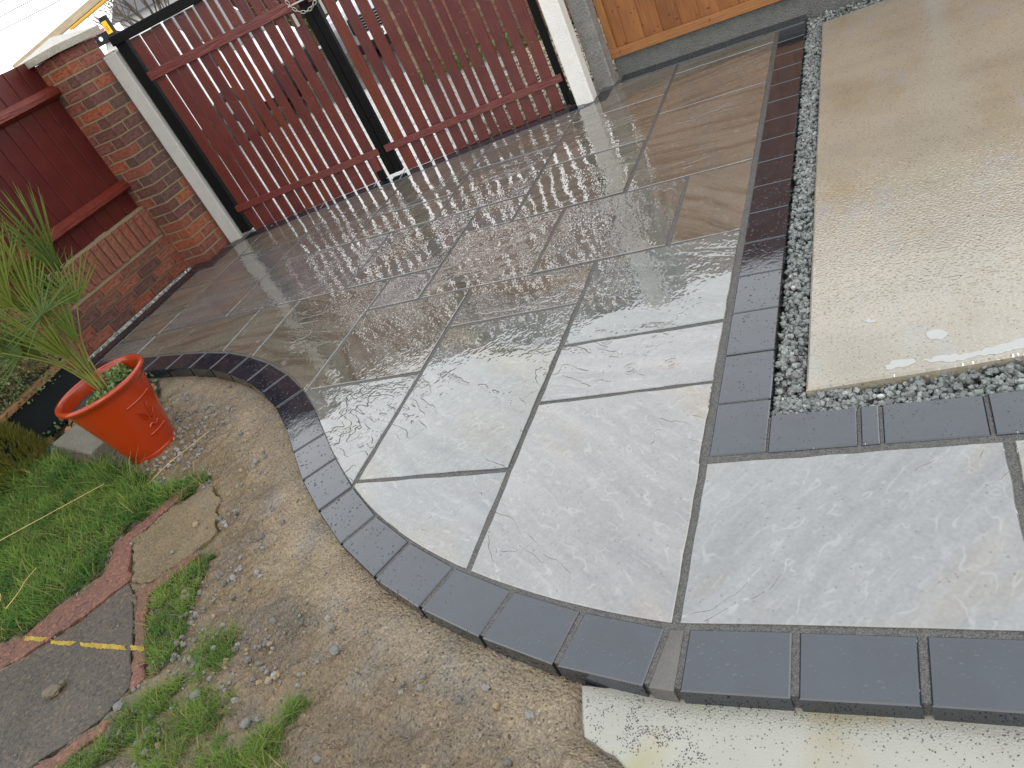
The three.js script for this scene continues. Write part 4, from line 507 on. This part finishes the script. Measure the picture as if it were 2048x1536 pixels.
function leafDisc(R) { const g = new THREE.CircleGeometry(R, 6).scale(1, 1.25, 1).translate(0, R * 1.1, 0); const p = g.attributes.position; for (let i = 0; i < p.count; i++) p.setZ(i, -Math.abs(p.getX(i)) * 0.25 + p.getY(i) * 0.15); g.computeVertexNormals(); return g; }
function leafCloud(n, R, place, seed, split = 1) { const r = rng(seed), L = []; for (let i = 0; i < n; i++) { const [x, y, z] = place(r); L.push(leafDisc(R * (0.6 + 0.7 * r())).applyQuaternion(new THREE.Quaternion().setFromEuler(new THREE.Euler(-0.3 - r() * 1.2, r() * 6.28, (r() - 0.5) * 0.8, 'YXZ'))).translate(x, y, z)); } return mergeGeometries(L); }
const weedMat = phys({ color: lin(0.115, 0.20, 0.035), roughness: 0.5, transmission: 0.3, thickness: 0 });
{ const camD = [0.868, 0.497], rt = [0.497, -0.868]; const w = (name, label, cx, cz, R, h, n, seed) => { const o = single(name, leafCloud(n, 0.0058, r => { const a = r() * 6.28, d = R * Math.sqrt(r()); return [Math.cos(a) * d * 1.5, Math.pow(r(), 1.5) * h * (1 - d / R * 0.5), Math.sin(a) * d]; }, seed), weedMat, label, 'weed', 'weeds growing in the orange pot'); o.position.set(PC[0] + cx * rt[0] + cz * camD[0], 0.295, PC[1] + cx * rt[1] + cz * camD[1]); o.rotation.y = 1.05; };
  w('pot_weed', 'small leaved green weed right of the palm stems in pot', 0.065, -0.06, 0.055, 0.075, 330, 601); w('pot_weed', 'low green weed in front of the palm stems in pot', -0.03, 0.035, 0.05, 0.04, 260, 602); w('pot_weed', 'sparse green weed by the far rim inside pot', 0.11, -0.12, 0.03, 0.06, 110, 603); w('pot_weed', 'tiny weed seedlings against the near rim inside pot', -0.12, 0.07, 0.03, 0.03, 60, 604); }

// ---------------------------------------------------------------- planted bed by the wall
{
  const st = thing('edging_stone', 'weathered square edged kerb stone lying behind the orange pot', 'stone', [-3.33, -0.07, -0.50], -0.25); part(st, 'block', uvBox(rbox(0.50, 0.10, 0.20, 0.015, 0, 0.05, 0), 0.4), phys({ color: lin(0.20, 0.185, 0.145), map: aggCol, bumpMap: roughBump, bumpScale: 0.006, roughness: 0.7 })); part(st, 'chipped_lower_edge', rock(88, 2, 0.12).scale(0.18, 0.05, 0.06).translate(0.10, 0.03, 0.09), phys({ color: lin(0.14, 0.115, 0.08), map: soilCol, bumpMap: soilBump, bumpScale: 0.006, roughness: 0.8 }));
  const tr = thing('dark_trough', 'dark green plastic trough with a weathered timber rim by the wall', 'planter', [-4.12, -0.06, -0.70], 0.10); const dk = phys({ color: lin(0.006, 0.010, 0.010), roughness: 0.7, specularIntensity: 0.4 });
  part(tr, 'tub', uvBox(rbox(0.44, 0.26, 0.62, 0.02, 0, 0.13, 0), 0.4), dk); part(tr, 'timber_rim', uvBox(rbox(0.46, 0.035, 0.05, 0.005, 0, 0.275, -0.30), 0.6, 0, 0, 'x'), timb([0.30, 0.17, 0.08])); part(tr, 'timber_rim_001', uvBox(rbox(0.05, 0.035, 0.66, 0.005, 0.22, 0.275, 0), 0.6), timb([0.28, 0.155, 0.075])); part(tr, 'planting_soil', uvBox(box(0.40, 0.02, 0.58, 0, 0.262, 0), 0.5), phys({ color: lin(0.05, 0.042, 0.033), map: soilCol, roughness: 0.9 }));
  const r = rng(701), sh = thing('trough_shrub', 'twiggy small leaved shrub filling the dark trough', 'shrub', [-4.12, 0.21, -0.72]); const tw = []; for (let i = 0; i < 46; i++) { const a = r() * 6.28, d = 0.08 + r() * 0.22, h = 0.08 + r() * 0.2; tw.push(tube([[0.2 * Math.cos(a) * d, 0, Math.sin(a) * d * 0.5], [Math.cos(a) * d * 0.6, h * 0.8, Math.sin(a) * d * 0.9], [Math.cos(a) * d * 1.1 + (r() - 0.5) * 0.1, h * (0.7 + 0.5 * r()), Math.sin(a) * d * 1.4 + (r() - 0.5) * 0.1]], 0.0024, 0.001, 6, 4)); } part(sh, 'twigs', mergeGeometries(tw), phys({ color: lin(0.20, 0.125, 0.065), roughness: 0.8 }));
  part(sh, 'foliage', leafCloud(4200, 0.0075, r2 => { const a = r2() * 6.28, d = Math.sqrt(r2()) * 0.30; return [0.04 + Math.cos(a) * d, -0.02 + r2() * 0.42 * (1 - d), Math.sin(a) * d * 1.4]; }, 702), phys({ color: lin(0.095, 0.13, 0.03), roughness: 0.5, transmission: 0.3, thickness: 0 }));
  const cf = thing('dwarf_conifer', 'low golden green dwarf conifer at the corner of the lawn', 'shrub', [-3.80, -0.06, -0.34]); const scales = [], r3 = rng(703); for (let i = 0; i < 2600; i++) { const a = r3() * 6.28, t = r3(), rad = 0.19 * Math.sqrt(1 - t * 0.8) * (0.75 + 0.3 * r3()), h = 0.03 + t * 0.27; const g = leafBlade(0.035 + r3() * 0.02, 0.008, 0.5, 0.4, 2); g.applyQuaternion(new THREE.Quaternion().setFromEuler(new THREE.Euler(0.5 + r3() * 0.7, -a + Math.PI / 2, 0, 'YXZ'))).translate(Math.cos(a) * rad, h, Math.sin(a) * rad); scales.push(g); } part(cf, 'crown', mergeGeometries(scales), phys({ color: lin(0.16, 0.155, 0.025), roughness: 0.7, specularIntensity: 0.4, transmission: 0.2, thickness: 0 })); part(cf, 'trunk', tube([[0, -0.02, 0], [0, 0.2, 0]], 0.015, 0.01), phys({ color: lin(0.08, 0.055, 0.035), roughness: 0.9 }));
  const gc = single('bed_weeds', mergeGeometries([leafCloud(900, 0.009, q => { let x, z; do { x = -4.3 + q() * 1.3; z = -1.1 + q() * 0.85; } while (!inPoly(bedP, x, z)); return [x, -0.05 + q() * 0.05, z]; }, 704)]), phys({ color: lin(0.075, 0.13, 0.03), roughness: 0.5, transmission: 0.3, thickness: 0 }), 'scattered green weeds in the dark bed between trough and lawn', 'weeds'); gc.userData.kind = 'stuff'; delete gc.userData.category;
  const lt = []; const r5 = rng(705); for (let i = 0; i < 130; i++) { const x = -4.1 + r5() * 0.9, z = -0.95 + r5() * 0.55; if (inPoly(bedP, x, z)) lt.push([M4(x, -0.045, z, -1.4 + r5() * 0.6, r5() * 6.28, r5(), 1.4 + r5() * 1.6), lin(0.22 + 0.1 * r5(), 0.10 + 0.05 * r5(), 0.045)]); } stuffInst('leaf_litter', leafDisc(0.010), phys({ color: lin(1, 1, 1), roughness: 0.7 }), lt, 'brown dead leaves on the dark bed soil', 'litter');
  const bg = thing('blue_rag', 'crumpled blue plastic scrap in the bed behind the grass', 'scrap', [-3.72, -0.05, -0.52]); part(bg, 'sheet', rock(93, 2, 0.3).scale(0.045, 0.03, 0.035), phys({ color: lin(0.02, 0.09, 0.24), roughness: 0.35 }));
}

// ---------------------------------------------------------------- outside the gate
const outside = (s, n, y = 0) => gpos(s, n, y);
{
  const r = rng(801), pav = structure('driveway', 'wet pale block paving outside the gates'); pav.position.set(GA[0], 0, GA[1]); pav.rotation.y = GT;
  const wetPav = [0.52, 0.46, 0.56].map((c, i) => phys({ color: lin(c, c * 0.99, c * (i === 1 ? 0.92 : 0.98)), map: stoneGrey, bumpMap: concBump, bumpScale: 0.003, roughness: 0.13, ior: 1.75 })); const g0 = uvPlan(rbox(0.294, 0.05, 0.194, 0.006), 1.2); let n = 0;
  for (let j = 0; j < 19; j++) for (let i = 0; i < 15; i++) { const x = -2.35 + i * 0.30 + (j % 2 ? 0.15 : 0), z = -0.19 - j * 0.20; if (x > 1.95) continue; const b = part(pav, n ? `paving_block_${String(n).padStart(3, '0')}` : 'paving_block', g0, wetPav[Math.floor(r() * 3)]); n++; b.position.set(x, -0.035 + (r() - 0.5) * 0.003, z); b.rotation.set((r() - 0.5) * 0.02, r() < 0.5 ? 0 : Math.PI, (r() - 0.5) * 0.02); }
  part(pav, 'bedding', uvPlan(box(5.2, 0.04, 4.1, -0.35, -0.045, -2.08), 0.5), jointMat);
  const road = structure('road', 'wet grey street beyond the driveway', uvPlan(box(40, 0.04, 11, 0, -0.045, -9.6), 2.0), phys({ color: lin(0.20, 0.20, 0.20), map: tarCol, bumpMap: concBump, bumpScale: 0.003, roughness: 0.15, ior: 1.7 })); road.position.set(GA[0], 0, GA[1]); road.rotation.y = GT;
  const L = [], c = new THREE.Color(); for (let i = 0; i < 9000; i++) { const x = 1.75 + r() * 2.2, z = -0.12 - r() * 3.0; if (x < 1.75 + 0.25 * r() - z * 0.12 || (x > 2.66 && z > -0.45)) continue; const t = 0.16 + 0.25 * r(), q = gate(x, z); c.setRGB(t * 1.1, t * 0.92, t * 0.66); L.push([M4(q[0], -0.012 + r() * 0.008, q[1], r() * 6, r() * 6, r() * 6, 0.007 + r() * 0.009), c.clone()]); } stuffInst('pebble_gravel', rock(44, 1, 0.2), phys({ color: lin(1, 1, 1), roughness: 0.35 }), L, 'beige brown pebbles in front of the neighbouring brick wall', 'gravel');
  structure('pebble_bed', 'brown earth under the pebbles', uvBox(box(2.6, 0.03, 3.2, 0, 0, 0), 0.5), phys({ color: lin(0.20, 0.16, 0.10), map: soilCol, roughness: 0.8 })).position.set(...outside(3.15, -1.72, -0.030)); scene.children[scene.children.length - 1].rotation.y = GT;
}
{ // neighbour's brick wall along the drive
  const r = rng(802), w = thing('boundary_wall', 'red and buff brick boundary wall outside beyond the right gate leaf', 'wall', [-3.75, -0.03, -5.95]); part(w, 'mortar', uvBox(box(5.2, 1.06, 0.095, 2.6, 0.53, -0.055), 0.4), wallMortar); let n = 0; const buff = [bk([0.30, 0.13, 0.085]), bk([0.34, 0.24, 0.15]), bk([0.24, 0.15, 0.11]), bk([0.33, 0.115, 0.08])];
  for (let c = 0; c < 14; c++) for (let k = 0; k < 23; k++) { const x = 0.11 + k * 0.225 + (c % 2 ? 0.1125 : 0); if (x > 4.9 || n >= 300) continue; const b = part(w, n ? `brick_${String(n).padStart(3, '0')}` : 'brick', stretcher, buff[Math.floor(r() * 4)]); n++; b.position.set(x, 0.0375 + c * 0.075, -0.051 + (r() - 0.5) * 0.003); }
  const iv = single('wall_ivy', leafCloud(700, 0.016, q => [-3.7 + q() * 2.4, 0.0 + Math.pow(q(), 2) * 0.16, -5.90 + q() * 0.12], 803), weedMat, 'low green weeds along the foot of the outside brick wall', 'weeds'); iv.userData.kind = 'stuff'; delete iv.userData.category;
}
const carWhite = phys({ color: lin(0.74, 0.745, 0.75), roughness: 0.25, clearcoat: 0.6, clearcoatRoughness: 0.05 }), tyreMat = phys({ color: lin(0.012, 0.012, 0.013), roughness: 0.7 }), darkGlass = phys({ color: lin(0.02, 0.03, 0.028), roughness: 0.06, ior: 1.6 }), trimMat = phys({ color: lin(0.010, 0.010, 0.011), roughness: 0.5, specularIntensity: 0.5 });
const ext = (P, d, b = 0.02) => new THREE.ExtrudeGeometry(new THREE.Shape(P.map(p => new THREE.Vector2(...p))), { depth: d, bevelEnabled: b > 0, bevelSize: b, bevelOffset: -b, bevelThickness: b, bevelSegments: 2 });
function wheel(parent, x, y, z, R) { const t = part(parent, 'wheel', new THREE.TorusGeometry(R * 0.78, R * 0.24, 10, 28).scale(1, 1, 1.5), tyreMat); t.position.set(x, y, z); const h = new THREE.CylinderGeometry(R * 0.62, R * 0.62, R * 0.5, 24).rotateX(Math.PI / 2); const rim = part(t, 'rim', h, phys({ color: lin(0.30, 0.30, 0.31), roughness: 0.35, metalness: 0.6 })); part(t, 'hub', new THREE.CylinderGeometry(R * 0.18, R * 0.18, R * 0.6, 12).rotateX(Math.PI / 2), trimMat); return rim; }
{ // white pickup truck parked side-on: local x follows the gate, origin under its near side
  const t = thing('pickup_truck', 'white pickup truck with a black load rack parked outside the left gate leaf', 'truck', outside(0, -4.0, -0.025), GT); const D = 1.65;
  part(t, 'body', ext([[-1.40, 0.34], [-1.38, 0.62], [-1.42, 0.80], [-1.56, 0.90], [-1.78, 0.975], [-2.20, 0.95], [-4.6, 0.92], [-4.62, 0.40], [-2.4, 0.34]], D, 0.03).translate(0, 0, -D), carWhite);
  part(t, 'cab', ext([[-1.72, 0.95], [-2.28, 1.62], [-2.42, 1.70], [-3.05, 1.71], [-3.12, 1.60], [-3.16, 0.93]], D - 0.16, 0.03).translate(0, 0, -D + 0.08), carWhite);
  part(t, 'side_window', ext([[-1.95, 0.99], [-2.36, 1.50], [-2.98, 1.52], [-3.02, 0.98]], 0.01, 0).translate(0, 0, -0.082), darkGlass); part(t, 'windscreen', ext([[-1.735, 0.985], [-2.27, 1.60], [-2.282, 1.60], [-1.75, 0.985]], D - 0.3, 0).translate(0.014, 0, -D + 0.15), darkGlass);
  part(t, 'wing_mirror', rbox(0.13, 0.20, 0.12, 0.02, -1.86, 1.02, 0.05), trimMat); part(t, 'sill_trim', rbox(3.2, 0.16, D - 0.06, 0.02, -3.0, 0.30, -D / 2), trimMat);
  part(t, 'wheel_arch', new THREE.CylinderGeometry(0.40, 0.40, 0.02, 28, 1, false, Math.PI / 2, Math.PI).rotateX(Math.PI / 2).translate(-1.93, 0.34, 0.012), trimMat); for (const [x, z] of [[-1.93, -0.08], [-4.0, -0.08], [-1.93, -D + 0.08], [-4.0, -D + 0.08]]) wheel(t, x, 0.33, z + 0.09, 0.33);
  part(t, 'front_bumper', rbox(0.16, 0.26, D, 0.03, -1.40, 0.46, -D / 2), trimMat); part(t, 'headlight', rbox(0.16, 0.10, 0.10, 0.03, -1.45, 0.77, -0.06), phys({ color: lin(0.5, 0.5, 0.5), roughness: 0.1 })); part(t, 'door_line', rbox(0.006, 0.5, 0.004, 0.001, -2.02, 0.66, 0.001), trimMat);
  // the firm's lettering and leaf mark on the door, legible only in slivers between the slats
  const cv = document.createElement('canvas'); cv.width = 256; cv.height = 256; const x = cv.getContext('2d'); x.fillStyle = '#eeeeec'; x.fillRect(0, 0, 256, 256); x.fillStyle = '#14301e'; x.beginPath(); x.ellipse(70, 62, 50, 30, 0.6, 0, 7); x.fill(); x.fillStyle = '#eeeeec'; x.beginPath(); x.ellipse(64, 50, 30, 12, 0.7, 0, 7); x.fill(); x.fillStyle = '#16161a'; x.font = 'bold 34px sans-serif'; ['N', 'E', 'H', '2', 'G'].forEach((q, i) => x.fillText(q, 196, 60 + i * 40)); ['b', 'e', 'a'].forEach((q, i) => x.fillText(q, 60, 140 + i * 40));
  const tx = new THREE.CanvasTexture(cv); tx.colorSpace = THREE.SRGBColorSpace; part(t, 'door_lettering', box(0.42, 0.46, 0.002, -2.15, 0.60, 0.0022), phys({ map: tx, color: lin(0.9, 0.9, 0.9), roughness: 0.35 }));
  // load rack with reflectors and a yellow label
  part(t, 'rack_upright', rbox(0.10, 1.00, 0.06, 0.005, -2.84, 1.42, 0.02), trimMat); part(t, 'rack_crossbar', rbox(1.1, 0.12, 0.06, 0.005, -3.42, 1.72, 0.0), trimMat); part(t, 'rack_upright_001', rbox(0.08, 1.0, 0.06, 0.005, -3.9, 1.42, 0.02), trimMat);
  const cy = document.createElement('canvas'); cy.width = 64; cy.height = 128; const k = cy.getContext('2d'); k.fillStyle = '#f0b81c'; k.fillRect(0, 0, 64, 128); k.fillStyle = '#3a2c08'; k.font = 'bold 26px sans-serif'; k.fillText('▲', 18, 34); k.fillRect(14, 52, 36, 5); k.fillRect(14, 66, 28, 5); k.fillRect(14, 80, 36, 5); k.fillRect(14, 94, 22, 5); const ty = new THREE.CanvasTexture(cy); ty.colorSpace = THREE.SRGBColorSpace;
  part(t, 'warning_label', box(0.075, 0.14, 0.004, -2.84, 1.80, 0.053), phys({ map: ty, roughness: 0.5 })); part(t, 'red_reflective_strip', rbox(0.5, 0.035, 0.07, 0.003, -3.2, 1.80, 0.0), phys({ color: lin(0.75, 0.16, 0.19), roughness: 0.4 })); for (const q of [-3.02, -3.13]) part(t, 'reflector', new THREE.CylinderGeometry(0.026, 0.026, 0.01, 16).rotateX(Math.PI / 2).translate(q, 1.725, 0.035), phys({ color: lin(0.8, 0.8, 0.8), roughness: 0.2 }));
  const pole = thing('timber_pole', 'pale timber pole with a yellow underside carried on the truck rack', 'pole', outside(-3.5, -4.05, 1.93), GT + 0.0); part(pole, 'beam', uvBox(rbox(2.6, 0.085, 0.085, 0.008, 0.4, 0.05, 0), 0.6, 0, 0, 'x').rotateZ(0.13), timb([0.52, 0.44, 0.30])); part(pole, 'yellow_sleeve', rbox(1.5, 0.03, 0.08, 0.006, 0.9, -0.012, 0.006).rotateZ(0.13), phys({ color: lin(0.62, 0.36, 0.03), roughness: 0.4 }));
}
{ // silver car facing the gate
  const c = thing('parked_car', 'silver car with black grille parked facing the gates', 'car', [-5.45, -0.025, -8.6], -0.05); const W = 1.75, silver = phys({ color: lin(0.42, 0.44, 0.47), roughness: 0.3, metalness: 0.5, clearcoat: 0.7 });
  part(c, 'body', ext([[0.0, 0.22], [0.02, 0.55], [-0.06, 0.72], [-0.55, 0.84], [-1.0, 0.92], [-3.9, 0.95], [-4.0, 0.5], [-3.95, 0.22]], W, 0.05).rotateY(-Math.PI / 2).translate(W / 2, 0, 0), silver); part(c, 'cabin', ext([[-0.95, 0.90], [-1.65, 1.42], [-3.0, 1.45], [-3.7, 0.93]], W - 0.3, 0.05).rotateY(-Math.PI / 2).translate(W / 2 - 0.15, 0, 0), silver); part(c, 'windscreen', ext([[-0.92, 0.93], [-1.6, 1.41], [-1.62, 1.40], [-0.95, 0.92]], W - 0.45, 0).rotateY(-Math.PI / 2).translate(W / 2 - 0.22, 0.015, 0.03), darkGlass);
  part(c, 'grille', rbox(1.0, 0.22, 0.05, 0.02, 0, 0.50, 0.01), trimMat); for (let i = 0; i < 5; i++) part(c, i ? `grille_bar_00${i}` : 'grille_bar', rbox(0.9, 0.010, 0.02, 0.003, 0, 0.42 + i * 0.038, 0.038), steel); part(c, 'lower_intake', rbox(1.4, 0.14, 0.05, 0.02, 0, 0.19, 0.02), trimMat); for (const q of [-0.66, 0.66]) part(c, 'headlight', rbox(0.30, 0.15, 0.08, 0.03, q, 0.60, -0.02), phys({ color: lin(0.55, 0.56, 0.58), roughness: 0.08 }));
  const cv = document.createElement('canvas'); cv.width = 256; cv.height = 64; const x = cv.getContext('2d'); x.fillStyle = '#f2f2ee'; x.fillRect(0, 0, 256, 64); x.fillStyle = '#101010'; x.font = 'bold 56px sans-serif'; x.fillText('8', 112, 52); const tx = new THREE.CanvasTexture(cv); tx.colorSpace = THREE.SRGBColorSpace; part(c, 'number_plate', box(0.50, 0.11, 0.012, 0, 0.32, 0.052), phys({ map: tx, roughness: 0.4 })); for (const [q, z] of [[-0.78, -0.75], [0.78, -0.75], [-0.78, -3.2], [0.78, -3.2]]) { const w = wheel(c, q, 0.30, z, 0.30); w.parent.rotation.y = Math.PI / 2; }
}
{ // hedge on its low wall across the street
  const w = thing('garden_wall', 'low brown rendered wall under the beech hedge across the street', 'wall', [-9.6, -0.03, -11.0], 0.12); part(w, 'render', uvBox(rbox(7.0, 0.62, 0.22, 0.01, 0, 0.31, 0), 0.5), phys({ color: lin(0.17, 0.135, 0.085), map: soilCol, bumpMap: roughBump, bumpScale: 0.004, roughness: 0.8 })); part(w, 'plinth', rbox(7.0, 0.05, 0.27, 0.006, 0, 0.19, 0.0), phys({ color: lin(0.6, 0.58, 0.54), roughness: 0.7 }));
  const h = thing('beech_hedge', 'clipped beech hedge with brown winter leaves on the low wall', 'hedge', [-9.6, 0.55, -11.15], 0.12); part(h, 'dead_leaves', leafCloud(5200, 0.028, q => [-3.5 + q() * 7.0, q() * 1.0, -0.35 + q() * 0.7], 804), phys({ color: lin(0.27, 0.115, 0.042), roughness: 0.6, transmission: 0.2, thickness: 0 })); part(h, 'ivy', leafCloud(700, 0.030, q => [0.6 + q() * 2.9, -0.1 + Math.pow(q(), 1.6) * 0.5, 0.25 + q() * 0.18], 805), weedMat); part(h, 'inner_twigs', uvBox(box(6.8, 0.9, 0.4, 0, 0.45, -0.05), 0.5), phys({ color: lin(0.055, 0.035, 0.02), roughness: 0.9, map: soilCol }));
}
{ // bare tree, wires and a house far behind
  const r = rng(806), tree = thing('bare_tree', 'leafless winter tree behind the truck', 'tree', [-15.5, -0.05, -15.5]); const tr = [], br = []; const grow = (p, d, len, rad, lv) => { const e = p.clone().addScaledVector(d, len), m = p.clone().lerp(e, 0.5).add(new THREE.Vector3((r() - 0.5) * len * 0.15, 0, (r() - 0.5) * len * 0.15)); (lv < 1 ? tr : br).push(tube([p.toArray(), m.toArray(), e.toArray()], rad, rad * 0.62, 3, lv < 2 ? 7 : 4)); if (lv >= 6) return; const n = lv < 1 ? 5 : 3; for (let i = 0; i < n; i++) grow(e.clone().lerp(p, r() * 0.4), d.clone().add(new THREE.Vector3((r() - 0.5) * 1.3, (r() - 0.2) * 0.7, (r() - 0.5) * 1.3)).normalize(), len * (0.62 + 0.2 * r()), rad * 0.55, lv + 1); }; grow(new THREE.Vector3(0, 0, 0), new THREE.Vector3(0, 1, 0), 1.5, 0.12, 0); const bark = phys({ color: lin(0.10, 0.082, 0.065), roughness: 0.9 }); part(tree, 'trunk', mergeGeometries(tr), bark); part(tree, 'crown', mergeGeometries(br), bark);
  for (let i = 0; i < 4; i++) single('overhead_wire', tube([[-40, 4.6 + i * 0.45, -24], [-18, 3.9 + i * 0.42, -26], [4, 4.6 + i * 0.4, -28]], 0.022, 0.022, 24, 5), phys({ color: lin(0.25, 0.26, 0.28), roughness: 0.6 }), ['lowest', 'second lowest', 'second highest', 'highest'][i] + ' of the thin grey overhead wires above the street', 'wire', 'overhead wires over the street');
  const hs = thing('distant_house', 'pale rendered house with a dark roof beyond the hedge', 'house', [-21, -0.05, -27], 0.35); part(hs, 'wall', box(9, 2.5, 5, 0, 1.25, 0), phys({ color: lin(0.55, 0.55, 0.56), roughness: 0.8 })); part(hs, 'roof', ext([[-2.8, 0], [0, 1.5], [2.8, 0]], 9.4, 0.03).rotateY(Math.PI / 2).translate(-4.7, 2.5, 0), phys({ color: lin(0.09, 0.085, 0.085), roughness: 0.7 })); for (const q of [-3, 0, 3]) { const f = part(hs, 'window', rbox(1.3, 1.1, 0.08, 0.01, q, 1.4, 2.53), phys({ color: lin(0.7, 0.7, 0.7), roughness: 0.5 })); part(f, 'pane', box(1.1, 0.9, 0.02, q, 1.4, 2.575), phys({ color: lin(0.05, 0.09, 0.16), roughness: 0.08 })); }
}
renderer.render(scene, camera);
